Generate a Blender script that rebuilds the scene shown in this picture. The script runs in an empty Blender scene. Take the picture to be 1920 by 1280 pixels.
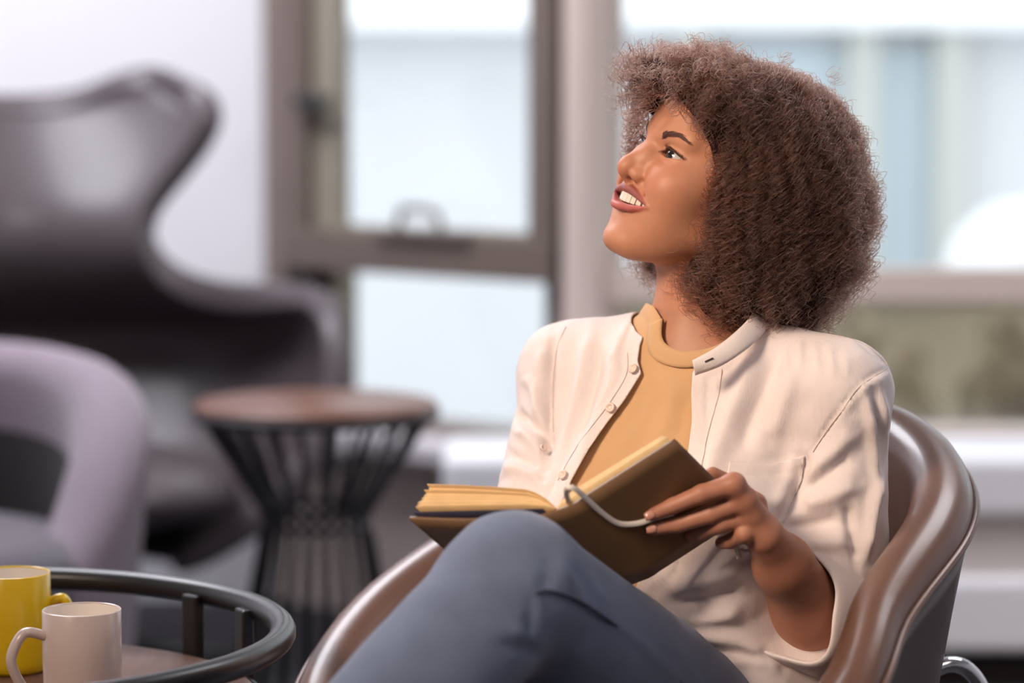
import bpy, bmesh, math, random
import numpy as np
from mathutils import Vector, Matrix

# ------------------------------------------------------------------ camera, world, lights
F_PX, CX, CY, HC = 5333.0, 960.0, 640.0, 1.2
PITCH = math.atan(500 / F_PX)
FOCUS = 2.86
scn = bpy.context.scene
COL = scn.collection
cam_d = bpy.data.cameras.new('camera')
cam = bpy.data.objects.new('camera', cam_d); COL.objects.link(cam)
cam.location = (0, 0, HC)
cam.rotation_euler = (math.pi / 2 - PITCH, 0, 0)
cam_d.sensor_width = 36.0
cam_d.lens = 36.0 * F_PX / 1920.0
cam_d.clip_start = 0.05
cam_d.dof.use_dof = True
cam_d.dof.focus_distance = FOCUS
cam_d.dof.aperture_fstop = 2.3
scn.camera = cam
cy = scn.cycles
cy.max_bounces = 7; cy.diffuse_bounces = 4; cy.glossy_bounces = 4; cy.transmission_bounces = 5; cy.transparent_max_bounces = 8
cy.caustics_reflective = False; cy.caustics_refractive = False

w = bpy.data.worlds.new('overcast_sky'); scn.world = w; w.use_nodes = True
bg = w.node_tree.nodes['Background']
bg.inputs[0].default_value = (0.94, 0.965, 1.0, 1); bg.inputs[1].default_value = 2.5

def area(name, loc, target, size, size_y, power, color, spread=180):
    d = bpy.data.lights.new(name, 'AREA'); d.shape = 'RECTANGLE'; d.size = size; d.size_y = size_y
    d.energy = power; d.color = color; d.spread = math.radians(spread)
    o = bpy.data.objects.new(name, d); COL.objects.link(o); o.location = loc
    o.rotation_euler = (Vector(target) - Vector(loc)).to_track_quat('-Z', 'Y').to_euler()
    return o
area('warm_ceiling_spotlight', (-1.7, 0.9, 2.45), (0.26, 2.85, 0.95), 0.8, 0.8, 5.6, (1.0, 0.78, 0.60), 38)
area('added_fill_front', (0.9, 1.0, 2.72), (0.9, 1.0, 0), 1.2, 1.2, 16, (1.0, 0.9, 0.82))  # added overhead fill for the room; no panel is modelled
area('added_fill_left', (-1.3, 4.9, 2.72), (-1.3, 4.9, 0), 1.4, 1.4, 85, (0.93, 0.93, 1.0))  # added cool fill, there to brighten the white wall
area('added_fill_right', (1.4, 4.2, 2.72), (1.4, 4.2, 0), 1.2, 1.2, 32, (0.95, 0.95, 1.0))  # added cool fill, lifts the bench under the window

vs = scn.view_settings
vs.view_transform = 'Standard'; vs.look = 'None'; vs.gamma = 1.0; vs.exposure = 0.0; vs.use_curve_mapping = False

# ------------------------------------------------------------------ helpers
cP, sP = math.cos(PITCH), math.sin(PITCH)
def P(px, py, Y):
    """point on the sight line of a photo pixel, at world depth Y"""
    a = (px - CX) / F_PX; b = (CY - py) / F_PX
    d = np.array([a, cP + b * sP, -sP + b * cP])
    t = Y / d[1]
    return np.array([0, 0, HC]) + d * t
def proj(p):
    q = np.asarray(p) - np.array([0, 0, HC])
    d = q[:, 1] * cP - q[:, 2] * sP; u = q[:, 1] * sP + q[:, 2] * cP
    return np.stack([CX + F_PX * q[:, 0] / d, CY - F_PX * u / d], 1)
def C(r, g, b):
    f = lambda c: (c / 255 / 12.92) if c <= 10 else ((c / 255 + 0.055) / 1.055) ** 2.4
    return (f(r), f(g), f(b), 1)
def nrm(v): v = np.asarray(v, float); return v / np.linalg.norm(v)

MATS = {}
def mat(name, col, rough=0.5, metal=0.0, coat=0.0, sheen=0.0, sss=0.0, bump=0.0, bscale=100.0, var=0.0, vscale=8.0, spec=0.5, attr=None, stretch=None, sssr=(1, .4, .2)):
    m = bpy.data.materials.new(name); m.use_nodes = True
    nt = m.node_tree; b = nt.nodes['Principled BSDF']
    b.inputs['Base Color'].default_value = col; b.inputs['Roughness'].default_value = rough
    b.inputs['Metallic'].default_value = metal; b.inputs['Coat Weight'].default_value = coat
    b.inputs['Coat Roughness'].default_value = 0.15
    b.inputs['Sheen Weight'].default_value = sheen; b.inputs['Specular IOR Level'].default_value = spec
    if sss:
        b.inputs['Subsurface Weight'].default_value = sss; b.inputs['Subsurface Scale'].default_value = 0.006
        b.inputs['Subsurface Radius'].default_value = sssr
    tc = nt.nodes.new('ShaderNodeTexCoord'); co = tc.outputs['Object']
    if stretch:
        mp = nt.nodes.new('ShaderNodeMapping'); mp.inputs['Scale'].default_value = stretch
        nt.links.new(co, mp.inputs['Vector']); co = mp.outputs['Vector']
    src = None
    if attr:
        a = nt.nodes.new('ShaderNodeAttribute'); a.attribute_name = attr; src = a.outputs['Color']
    if var:
        n = nt.nodes.new('ShaderNodeTexNoise'); n.inputs['Scale'].default_value = vscale; n.inputs['Detail'].default_value = 5
        nt.links.new(co, n.inputs['Vector'])
        mr = nt.nodes.new('ShaderNodeMapRange'); mr.inputs['From Min'].default_value = .25; mr.inputs['From Max'].default_value = .75
        mr.inputs['To Min'].default_value = 1 - var; mr.inputs['To Max'].default_value = 1 + var
        nt.links.new(n.outputs['Fac'], mr.inputs['Value'])
        mx = nt.nodes.new('ShaderNodeMix'); mx.data_type = 'RGBA'; mx.blend_type = 'MULTIPLY'; mx.inputs['Factor'].default_value = 1
        if src: nt.links.new(src, mx.inputs['A'])
        else: mx.inputs['A'].default_value = col
        nt.links.new(mr.outputs['Result'], mx.inputs['B']); src = mx.outputs['Result']
    if src: nt.links.new(src, b.inputs['Base Color'])
    if bump:
        n = nt.nodes.new('ShaderNodeTexNoise'); n.inputs['Scale'].default_value = bscale; n.inputs['Detail'].default_value = 6
        nt.links.new(co, n.inputs['Vector'])
        bp = nt.nodes.new('ShaderNodeBump'); bp.inputs['Strength'].default_value = bump; bp.inputs['Distance'].default_value = 0.002
        nt.links.new(n.outputs['Fac'], bp.inputs['Height']); nt.links.new(bp.outputs['Normal'], b.inputs['Normal'])
    MATS[name] = m
    return m

def tag(o, label=None, cat=None, group=None, kind=None):
    if label: o['label'] = label
    if cat: o['category'] = cat
    if group: o['group'] = group
    if kind: o['kind'] = kind
    return o
def empty(name, loc=(0, 0, 0)):
    o = bpy.data.objects.new(name, None); COL.objects.link(o); o.location = loc; o.empty_display_size = .1
    return o
def mesh_obj(name, v, f, m, parent=None, smooth=True, col=None):
    me = bpy.data.meshes.new(name)
    v = np.asarray(v, float)
    if isinstance(f, np.ndarray): f = f.tolist()
    me.from_pydata(v.tolist(), [], f)
    me.update()
    if smooth: me.shade_smooth()
    if col is not None:
        a = me.color_attributes.new('Col', 'FLOAT_COLOR', 'POINT')
        a.data.foreach_set('color', np.asarray(col, np.float32).ravel())
    if m: me.materials.append(m)
    o = bpy.data.objects.new(name, me); COL.objects.link(o)
    if parent:
        o.parent = parent
        o.matrix_parent_inverse = Matrix.Translation(parent.location).inverted()
    return o
def merge(parts):
    V = []; Fc = []; k = 0
    for v, f in parts:
        v = np.asarray(v, float); V.append(v)
        for q in (f.tolist() if isinstance(f, np.ndarray) else f): Fc.append([i + k for i in q])
        k += len(v)
    return np.concatenate(V), Fc
def box(c, s, M=None):
    x, y, z = np.asarray(s) / 2
    v = np.array([[-x, -y, -z], [x, -y, -z], [x, y, -z], [-x, y, -z], [-x, -y, z], [x, -y, z], [x, y, z], [-x, y, z]])
    if M is not None: v = v @ np.asarray(M).T
    return v + np.asarray(c), [[3, 2, 1, 0], [4, 5, 6, 7], [0, 1, 5, 4], [1, 2, 6, 5], [2, 3, 7, 6], [3, 0, 4, 7]]
def bevel(o, w_=0.004, seg=3):
    b = o.modifiers.new('bevel', 'BEVEL'); b.width = w_; b.segments = seg; b.limit_method = 'ANGLE'; b.angle_limit = .6
    return o
def spline(pts, n, closed=False):
    pts = np.asarray(pts, float); k = len(pts)
    out = []
    segs = k if closed else k - 1
    for i in range(segs):
        g = lambda j: pts[j % k] if closed else pts[min(max(j, 0), k - 1)]
        p0, p1, p2, p3 = g(i - 1), g(i), g(i + 1), g(i + 2)
        for t in np.linspace(0, 1, n, endpoint=False):
            out.append(.5 * ((2 * p1) + (-p0 + p2) * t + (2 * p0 - 5 * p1 + 4 * p2 - p3) * t * t + (-p0 + 3 * p1 - 3 * p2 + p3) * t ** 3))
    if not closed: out.append(pts[-1])
    return np.array(out)
def tube(path, r, n=10, closed=False, flat=1.0, up=(0, 0, 1)):
    path = np.asarray(path, float); k = len(path)
    rr = np.broadcast_to(np.asarray(r, float), (k,))
    if closed: T = np.roll(path, -1, 0) - np.roll(path, 1, 0)
    else: T = np.gradient(path, axis=0)
    T /= np.linalg.norm(T, axis=1)[:, None] + 1e-12
    u = np.asarray(up, float)
    V = []
    for i in range(k):
        a = u - T[i] * (u @ T[i])
        if np.linalg.norm(a) < 1e-3: a = np.array([1., 0, 0]) - T[i] * T[i][0]
        a = nrm(a); b = np.cross(T[i], a); u = a
        if closed: u = np.asarray(up, float)
        ang = np.linspace(0, 2 * math.pi, n, endpoint=False)
        V.append(path[i] + rr[i] * (np.cos(ang)[:, None] * a * flat + np.sin(ang)[:, None] * b))
    V = np.concatenate(V); Fc = []
    for i in range(k if closed else k - 1):
        for j in range(n):
            a = i * n + j; b = i * n + (j + 1) % n; i2 = (i + 1) % k
            Fc.append([a, b, i2 * n + (j + 1) % n, i2 * n + j])
    if not closed:
        Fc.append(list(range(n))[::-1]); Fc.append([(k - 1) * n + j for j in range(n)])
    return V, Fc
def lathe(prof, n=48, c=(0, 0, 0)):
    prof = np.asarray(prof, float); k = len(prof); V = []; Fc = []
    for j in range(n):
        a = 2 * math.pi * j / n
        V.append(np.stack([prof[:, 0] * math.cos(a), prof[:, 0] * math.sin(a), prof[:, 1]], 1) + np.asarray(c))
    for j in range(n):
        for i in range(k - 1):
            a = j * k + i; b = ((j + 1) % n) * k + i
            Fc.append([a, b, b + 1, a + 1])
    return np.concatenate(V), Fc
def gridf(nu, nv, cu=False, cv=False):
    Fc = []
    for i in range(nu if cu else nu - 1):
        for j in range(nv if cv else nv - 1):
            a = i * nv + j; b = ((i + 1) % nu) * nv + j; c = ((i + 1) % nu) * nv + (j + 1) % nv; d = i * nv + (j + 1) % nv
            Fc.append([a, b, c, d])
    return Fc

# ---- signed distance modelling (numpy) with surface nets
def ell(p, c, r):
    q = (p - np.asarray(c, np.float32)) / np.asarray(r, np.float32)
    k0 = np.sqrt((q * q).sum(-1)); q2 = q / np.asarray(r, np.float32)
    k1 = np.sqrt((q2 * q2).sum(-1)) + 1e-9
    return k0 * (k0 - 1) / k1
def capsule(p, a, b, ra, rb):
    a = np.asarray(a, np.float32); b = np.asarray(b, np.float32); ba = b - a
    h = np.clip(((p - a) @ ba) / (ba @ ba), 0, 1)
    d = p - a - h[..., None] * ba
    return np.sqrt((d * d).sum(-1)) - (ra + (rb - ra) * h)
def chain(p, pts, rad, k=0.0):
    d = None
    for i in range(len(pts) - 1):
        e = capsule(p, pts[i], pts[i + 1], rad[i], rad[i + 1])
        d = e if d is None else (smin(d, e, k) if k else np.minimum(d, e))
    return d
def smin(a, b, k):
    h = np.clip(.5 + .5 * (b - a) / k, 0, 1)
    return b + (a - b) * h - k * h * (1 - h)
def smax(a, b, k): return -smin(-a, -b, k)
def nets(fn, lo, hi, step, band=None, coarse=4):
    lo = np.asarray(lo, float); hi = np.asarray(hi, float)
    n = (np.ceil((hi - lo) / step / coarse).astype(int) + 1) * coarse
    nc = n // coarse
    ax = [lo[i] + (np.arange(nc[i]) + .5) * step * coarse - step * .5 for i in range(3)]
    g = np.stack(np.meshgrid(*ax, indexing='ij'), -1).reshape(-1, 3).astype(np.float32)
    cvals = fn(g).reshape(nc)
    band = band or step * coarse * 1.6
    near = np.abs(cvals) < band
    Fv = np.repeat(np.repeat(np.repeat(cvals, coarse, 0), coarse, 1), coarse, 2).astype(np.float32)
    M = np.repeat(np.repeat(np.repeat(near, coarse, 0), coarse, 1), coarse, 2)
    idx = np.argwhere(M)
    Fv[M] = fn((lo + idx * step).astype(np.float32))
    S = Fv < 0
    nx, ny, nz = Fv.shape
    s8 = sum(S[i:nx - 1 + i, j:ny - 1 + j, k:nz - 1 + k].astype(np.int8) for i in (0, 1) for j in (0, 1) for k in (0, 1))
    act = (s8 > 0) & (s8 < 8)
    ci = np.argwhere(act)
    vid = -np.ones(act.shape, int); vid[act] = np.arange(len(ci))
    acc = np.zeros((len(ci), 3)); cnt = np.zeros(len(ci))
    cor = [(i, j, k) for i in (0, 1) for j in (0, 1) for k in (0, 1)]
    for a in range(8):
        for b in range(a + 1, 8):
            A = np.array(cor[a]); B = np.array(cor[b])
            if np.abs(A - B).sum() != 1: continue
            fa = Fv[tuple((ci + A).T)]; fb = Fv[tuple((ci + B).T)]
            x = (fa < 0) != (fb < 0)
            t = np.where(x, fa / np.where(x, fa - fb, 1), 0)
            acc += np.where(x[:, None], A + t[:, None] * (B - A), 0); cnt += x
    V = lo + (ci + acc / cnt[:, None]) * step
    Q = []
    for ax_ in range(3):
        sl0 = [slice(None)] * 3; sl1 = [slice(None)] * 3
        sl0[ax_] = slice(0, -1); sl1[ax_] = slice(1, None)
        a = S[tuple(sl0)]; b = S[tuple(sl1)]
        e = np.argwhere(a != b); sg = a[tuple(e.T)]
        o1, o2 = [(1, 2), (2, 0), (0, 1)][ax_]
        ok = (e[:, o1] > 0) & (e[:, o2] > 0) & (e[:, o1] < act.shape[o1]) & (e[:, o2] < act.shape[o2])
        e = e[ok]; sg = sg[ok]
        d1 = np.zeros(3, int); d1[o1] = 1; d2 = np.zeros(3, int); d2[o2] = 1
        q = np.stack([vid[tuple((e - d1 - d2).T)], vid[tuple((e - d2).T)], vid[tuple(e.T)], vid[tuple((e - d1).T)]], 1)
        q[~sg] = q[~sg][:, ::-1]
        Q.append(q)
    Q = np.concatenate(Q); Q = Q[(Q >= 0).all(1)]
    return V, Q
def relax(V, Q, it=1, lam=.5):
    for _ in range(it):
        acc = np.zeros_like(V); c = np.zeros(len(V))
        for a in range(Q.shape[1]):
            b = (a + 1) % Q.shape[1]
            np.add.at(acc, Q[:, a], V[Q[:, b]]); np.add.at(c, Q[:, a], 1)
            np.add.at(acc, Q[:, b], V[Q[:, a]]); np.add.at(c, Q[:, b], 1)
        V = V + lam * (acc / np.maximum(c, 1)[:, None] - V)
    return V
def normals(V, Q):
    n = np.cross(V[Q[:, 2]] - V[Q[:, 0]], V[Q[:, -1]] - V[Q[:, 1]])
    N = np.zeros_like(V)
    for a in range(Q.shape[1]): np.add.at(N, Q[:, a], n)
    return N / (np.linalg.norm(N, axis=1)[:, None] + 1e-12)
def clip(V, Q, g, *extra):
    """keep the part of a quad/tri mesh where g<0, cutting faces cleanly at g=0"""
    T = np.concatenate([Q[:, [0, 1, 2]], Q[:, [0, 2, 3]]]) if Q.shape[1] == 4 else Q
    V = list(V); inside = g < 0
    s = inside[T].sum(1)
    out = T[s == 3].tolist(); cache = {}
    ex = [list(e) for e in extra]
    def cut(a, b):
        key = (min(a, b), max(a, b))
        if key not in cache:
            t = g[a] / (g[a] - g[b]); cache[key] = len(V); V.append(V[a] + t * (V[b] - V[a]))
            for e in ex: e.append(e[a] + t * (e[b] - e[a]))
        return cache[key]
    for tri in T[(s == 1) | (s == 2)]:
        poly = []
        for i in range(3):
            a, b = tri[i], tri[(i + 1) % 3]
            if inside[a]: poly.append(a)
            if inside[a] != inside[b]: poly.append(cut(a, b))
        for i in range(1, len(poly) - 1): out.append([poly[0], poly[i], poly[i + 1]])
    V = np.array(V); out = np.array(out)
    used = np.unique(out); mp = -np.ones(len(V), int); mp[used] = np.arange(len(used))
    return (V[used], mp[out]) + tuple(np.array(e)[used] for e in ex)
def polyline_dist(p, line):
    d = np.full(len(p), 1e9); line = np.asarray(line, float)
    for a, b in zip(line[:-1], line[1:]):
        ba = b - a; h = np.clip(((p - a) @ ba) / (ba @ ba + 1e-12), 0, 1)
        d = np.minimum(d, np.linalg.norm(p - a - h[:, None] * ba, axis=1))
    return d
def poly_sd(p, poly):
    poly = np.asarray(poly, float)
    d = polyline_dist(p, np.vstack([poly, poly[:1]]))
    ins = np.zeros(len(p), bool); j = len(poly) - 1
    for i in range(len(poly)):
        xi, yi = poly[i]; xj, yj = poly[j]
        c = ((yi > p[:, 1]) != (yj > p[:, 1])) & (p[:, 0] < (xj - xi) * (p[:, 1] - yi) / (yj - yi + 1e-12) + xi)
        ins ^= c; j = i
    return np.where(ins, -d, d)
def noise3(p, s, seed=0):
    r = np.random.RandomState(seed); o = np.zeros(len(p))
    for k in range(9):
        d = r.normal(size=3); d /= np.linalg.norm(d)
        o += np.sin(p @ d * s * (.7 + .6 * r.rand()) + r.rand() * 6.28)
    return o / 4.5

# ------------------------------------------------------------------ materials
mat('wall_paint', C(236, 234, 238), .75, bump=.05, bscale=300)
mat('ceiling_paint', C(240, 240, 240), .8)
mat('carpet', C(62, 60, 64), .95, bump=.5, bscale=400, var=.25, vscale=120)
mat('frame_metal', C(128, 114, 106), .42, var=.04, vscale=3)
mat('sash_metal', C(112, 98, 90), .42, var=.04, vscale=3)
mat('column_metal', C(206, 188, 178), .45)
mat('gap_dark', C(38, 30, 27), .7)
mat('bead', C(150, 142, 126), .5)
mat('dado_paint', C(214, 198, 190), .7, var=.03)
mat('sill_white', C(226, 220, 224), .5)
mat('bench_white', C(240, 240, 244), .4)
mat('bench_recess_shade', C(214, 206, 202), .55)  # bench white darkened: the recess's shade is put into the colour
mat('handle_dark', C(48, 48, 48), .4)
mat('leather_brown', C(106, 76, 63), .34, coat=.2, bump=.06, bscale=260, var=.08, vscale=14)
mat('leather_outer', C(78, 66, 64), .42, coat=.15, bump=.06, bscale=260, var=.06, vscale=14)
mat('leather_plum', C(82, 73, 76), .42, coat=.12, bump=.05, bscale=200, var=.06, vscale=9)
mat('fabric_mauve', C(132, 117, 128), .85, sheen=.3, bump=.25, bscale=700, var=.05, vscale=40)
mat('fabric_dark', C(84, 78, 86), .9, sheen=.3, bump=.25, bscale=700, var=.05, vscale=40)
mat('fabric_shaded', C(46, 40, 42), .9, sheen=.1)  # armchair interior: shade inside the shell put into the colour
mat('chrome', C(220, 220, 222), .08, metal=1)
mat('black_metal', C(24, 22, 22), .36, coat=.12)
mat('wire_metal', C(52, 52, 56), .45)
mat('walnut', C(112, 74, 58), .30, var=.22, vscale=9, stretch=(1, 14, 1), bump=.05, bscale=60)
mat('walnut_dark', C(112, 78, 64), .5, var=.25, vscale=9, stretch=(14, 1, 1), bump=.05, bscale=60)
mat('mug_white', C(208, 190, 182), .25, coat=.4)
mat('mug_yellow', C(232, 192, 12), .28, coat=.4)
mat('mug_inside', C(236, 226, 216), .3, coat=.3)
mat('book_cover', C(118, 88, 60), .42, bump=.12, bscale=160, var=.10, vscale=18)
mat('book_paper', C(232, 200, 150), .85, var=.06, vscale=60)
mat('book_paper_dark', C(204, 168, 118), .85, var=.06, vscale=60)  # darker paper tone, mixed in so the bundles read separately
mat('book_navy', C(38, 36, 58), .7)
mat('ribbon', C(226, 216, 206), .45, sheen=.3)
mat('facade', C(214, 214, 216), .85, var=.05, vscale=.6)
mat('facade_band', C(250, 250, 250), .8)
mat('pilaster', C(190, 190, 184), .85)
mat('facade_pane', C(192, 204, 210), .3)
mat('paving', C(190, 194, 200), .9, var=.06, vscale=1.2)
mat('garden_wall', C(190, 176, 150), .9, var=.1, vscale=1.6)
mat('shrub', C(138, 124, 100), .9, var=.3, vscale=12)
def glass_mat():
    m = bpy.data.materials.new('window_glass'); m.use_nodes = True; nt = m.node_tree; nt.nodes.clear()
    o = nt.nodes.new('ShaderNodeOutputMaterial'); mx = nt.nodes.new('ShaderNodeMixShader')
    t = nt.nodes.new('ShaderNodeBsdfTransparent'); g = nt.nodes.new('ShaderNodeBsdfGlossy')
    t.inputs[0].default_value = (.95, .97, .97, 1); g.inputs['Roughness'].default_value = .02
    lw = nt.nodes.new('ShaderNodeLayerWeight'); lw.inputs[0].default_value = .5
    pw = nt.nodes.new('ShaderNodeMath'); pw.operation = 'POWER'; pw.inputs[1].default_value = 4; nt.links.new(lw.outputs['Facing'], pw.inputs[0])
    fr = nt.nodes.new('ShaderNodeMath'); fr.operation = 'MULTIPLY_ADD'; fr.inputs[1].default_value = .6; fr.inputs[2].default_value = .03; nt.links.new(pw.outputs[0], fr.inputs[0])
    nt.links.new(fr.outputs[0], mx.inputs[0]); nt.links.new(t.outputs[0], mx.inputs[1]); nt.links.new(g.outputs[0], mx.inputs[2])
    nt.links.new(mx.outputs[0], o.inputs[0]); MATS['window_glass'] = m
glass_mat()
M = MATS

# ------------------------------------------------------------------ room shell
WY = 5.87                      # right window wall plane
AX = np.array([0.154, WY, 0.0])  # corner column between the two window walls
A40 = math.radians(40)
WX = np.array([math.cos(A40), -math.sin(A40), 0.0])     # along the left window wall, to the right
WN = np.array([math.sin(A40), math.cos(A40), 0.0])      # outward
WM = np.stack([WX, WN, np.array([0, 0, 1.0])], 1)
def W(px, py):
    d = P(px, py, 1.0) - np.array([0, 0, HC]); o = np.array([0, 0, HC])
    t = ((AX - o) @ WN) / (d @ WN); h = o + d * t
    return (h - AX) @ WX, h[2]
def wbox(s0, s1, z0, z1, y0, y1):
    c = AX + WX * (s0 + s1) / 2 + WN * (y0 + y1) / 2 + np.array([0, 0, (z0 + z1) / 2])
    return box(c, (abs(s1 - s0), abs(y1 - y0), abs(z1 - z0)), WM)
def structure(name, parts, m, bev=0):
    v, f = merge(parts) if isinstance(parts, list) else parts
    o = mesh_obj(name, v, f, M[m], smooth=False); o['kind'] = 'structure'
    if bev: bevel(o, bev)
    return o
CEIL = 2.8
sL = W(505, 300)[0]            # left end of the angled window
cornerL = AX + WX * sL
structure('floor', box((0, 2.6, -.05), (6.4, 9.0, .1)), 'carpet')
structure('ceiling', box((0, 2.6, CEIL + .05), (6.4, 9.0, .1)), 'ceiling_paint')
structure('wall_right', box((3.1, 2.4, 1.4), (.2, 8.2, 2.8)), 'wall_paint')
structure('wall_left', box((-3.1, 2.6, 1.4), (.2, 8.6, 2.8)), 'wall_paint')
structure('wall_front', box((0, -1.7, 1.4), (6.2, .2, 2.8)), 'wall_paint')
structure('wall_back_left', box(((cornerL[0] - 3.0) / 2, cornerL[1] + .1, 1.4), (cornerL[0] + 3.0, .2, 2.8)), 'wall_paint')
zT = 2.35
zR0, zR1 = .395, .468          # bottom rail of right window
structure('wall_back_right', [box(((AX[0] + 3.0) / 2, WY + .1, zR0 / 2), (3.0 - AX[0], .2, zR0)), box(((AX[0] + 3.0) / 2, WY + .1, (zT + CEIL) / 2), (3.0 - AX[0], .2, CEIL - zT))], 'dado_paint')
zS = W(830, 818)[1]
structure('wall_back_middle', [wbox(sL, 0, 0, zS - .03, 0, .2), wbox(sL, 0, zT, CEIL, 0, .2)], 'dado_paint')
s_c0, s_c1 = W(1070, 300)[0], .02
structure('trim_1', [wbox(s_c0, s_c1, zS, zT, -.03, .10), box((AX[0] + .012, WY + .02, (zR0 + zT) / 2), (.03, .10, zT - zR0))], 'column_metal', .004)
structure('trim_2', wbox(sL + .02, .02, zS - .045, zS, -.11, .05), 'sill_white', .008)

def part(name, geo, m, parent, bev=.003, smooth=False):
    v, f = merge(geo) if isinstance(geo, list) else geo
    o = mesh_obj(name, v, f, M[m], parent, smooth=smooth)
    if bev: bevel(o, bev)
    return o
# window_1: the angled window with its open sash
w1 = empty('window_1', tuple(AX + WX * (sL / 2) + np.array([0, 0, zS]))); w1['kind'] = 'structure'
g = lambda px, py=300: W(px, py)[0]
zb0, zb1 = W(780, 514)[1], W(780, 437)[1]
zl = W(850, 800)[1]
part('frame_stile', wbox(sL, g(545), zS, zT, -.02, .12), 'frame_metal', w1)
part('frame_stile', wbox(g(1056), g(1071), zS, zT, .02, .12), 'gap_dark', w1)  # dark strip standing in for the open sash's shadow, no real stile
part('frame_bottom_rail', wbox(g(545), g(1056), zS, zl, 0, .12), 'frame_metal', w1)
part('frame_top_rail', wbox(g(545), g(1056), zT - .08, zT, -.02, .12), 'frame_metal', w1)
sash = part('sash', [wbox(g(545), g(592), zb0, zT - .08, -.035, .03), wbox(g(1008), g(1056), zb0, zT - .08, -.035, .03),
                     wbox(g(545), g(1056), zb0, zb1, -.04, .03), wbox(g(592), g(1008), zT - .15, zT - .08, -.035, .03)], 'sash_metal', w1, .006)
part('glazing_bead', [wbox(g(592), g(640), zb1, zT - .15, -.008, .03), wbox(g(640), g(1008), zb1, zb1 + .012, -.01, .03)], 'bead', w1)
part('pane', wbox(g(635), g(1012), zb1 - .01, zT - .14, .008, .014), 'window_glass', w1, 0)
part('pane', wbox(g(545), g(1060), zl - .01, zb0 + .02, .06, .066), 'window_glass', w1, 0)
part('frame_stile', wbox(g(545), g(612), zl, zb0, .03, .10), 'bead', w1)
part('lock_case', wbox(g(552), g(592), W(570, 582)[1], zb0, -.03, .03), 'gap_dark', w1)
part('frame_stile', wbox(g(1004), g(1056), zl, zb0, .03, .10), 'frame_metal', w1)
hz = W(620, 190)[1]
part('handle', [wbox(g(590), g(652), hz - .014, hz + .014, -.075, -.045), wbox(g(592), g(614), hz - .02, hz + .02, -.05, -.03)], 'handle_dark', w1, .005)
lz = zb1
lpts = [(g(772), lz - .01), (g(780), lz + .045), (g(792), lz + .055), (g(840), lz + .052), (g(852), lz + .03), (g(856), lz - .01)]
pth = spline([AX + WX * a + WN * -.05 + np.array([0, 0, b]) for a, b in lpts], 6)
lt = part('latch', tube(pth, .0085, 8), 'sash_metal', w1, 0, True)
part('latch_plate', wbox(g(735), g(905), lz - .008, lz + .012, -.062, -.03), 'sash_metal', w1, .004)
# window_2: frontal window right of the column
w2 = empty('window_2', (1.6, WY, zR0)); w2['kind'] = 'structure'
xr0, xr1 = AX[0] + .02, 3.0
ztr0, ztr1 = .733, .800
part('frame_bottom_rail', box(((xr0 + xr1) / 2, WY + .04, (zR0 + zR1) / 2), (xr1 - xr0, .12, zR1 - zR0)), 'column_metal', w2)
part('transom', box(((xr0 + xr1) / 2, WY + .04, (ztr0 + ztr1) / 2), (xr1 - xr0, .10, ztr1 - ztr0)), 'column_metal', w2, .006)
part('frame_top_rail', box(((xr0 + xr1) / 2, WY + .04, zT - .04), (xr1 - xr0, .12, .08)), 'column_metal', w2)
for xm in (1.62, 2.97):
    part('frame_stile', box((xm, WY + .04, (zR1 + zT) / 2), (.06, .10, zT - zR1 - .08)), 'column_metal', w2)
for xa, xb in ((xr0, 1.59), (1.65, 2.94)):
    part('pane', box(((xa + xb) / 2, WY + .05, (zR1 + ztr0) / 2), (xb - xa, .006, ztr0 - zR1)), 'window_glass', w2, 0)
    part('pane', box(((xa + xb) / 2, WY + .05, (ztr1 + zT - .08) / 2), (xb - xa, .006, zT - .08 - ztr1)), 'window_glass', w2, 0)
# portals only guide the sampling of the daylight
for nm, c_, n_, sx, sy in (('right', (1.6, WY + .16, 1.4), (0, -1, 0), 2.7, 1.95), ('left', tuple(AX + WX * (sL / 2) + WN * .16 + np.array([0, 0, 1.4])), tuple(-WN), .9, 1.95)):
    o = area('daylight_portal_' + nm, c_, tuple(np.array(c_) + np.array(n_)), sx, sy, 1, (1, 1, 1)); o.data.cycles.is_portal = True

# ------------------------------------------------------------------ outside
o = structure('ground_outside', box((2, 20, -.8), (40, 26.4, .2)), 'paving')
fac = empty('facade', (3, 15, -.7))
part('wall', box((3, 15.5, 3.65), (30, 1, 8.7)), 'facade', fac, 0)
part('fascia', box((6, 14.85, 1.75), (22, .35, .62)), 'facade_band', fac, .02)
for pxx in (1612, 1775, 1290):
    xx = (pxx - CX) / F_PX * 14.9
    part('pilaster', box((xx, 14.9, .375), (.16, .25, 2.15)), 'pilaster', fac, .02)
for pa, pb in ((1320, 1590), (1640, 1755)):
    xa, xb = (pa - CX) / F_PX * 14.95, (pb - CX) / F_PX * 14.95
    part('pane', box(((xa + xb) / 2, 14.97, .35), (xb - xa, .05, 2.0)), 'facade_pane', fac, 0)
tag(fac, 'pale grey building front with white band seen blurred through windows', 'building')
gw = empty('garden_wall', (2.6, 8.2, -.7))
part('wall', box((2.9, 8.3, -.07), (5.2, .3, 1.26)), 'garden_wall', gw, .02)
part('coping', box((2.9, 8.28, .59), (5.3, .4, .06)), 'sill_white', gw, .02)
tag(gw, 'brownish olive garden wall with pale coping outside right window', 'wall')
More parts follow.
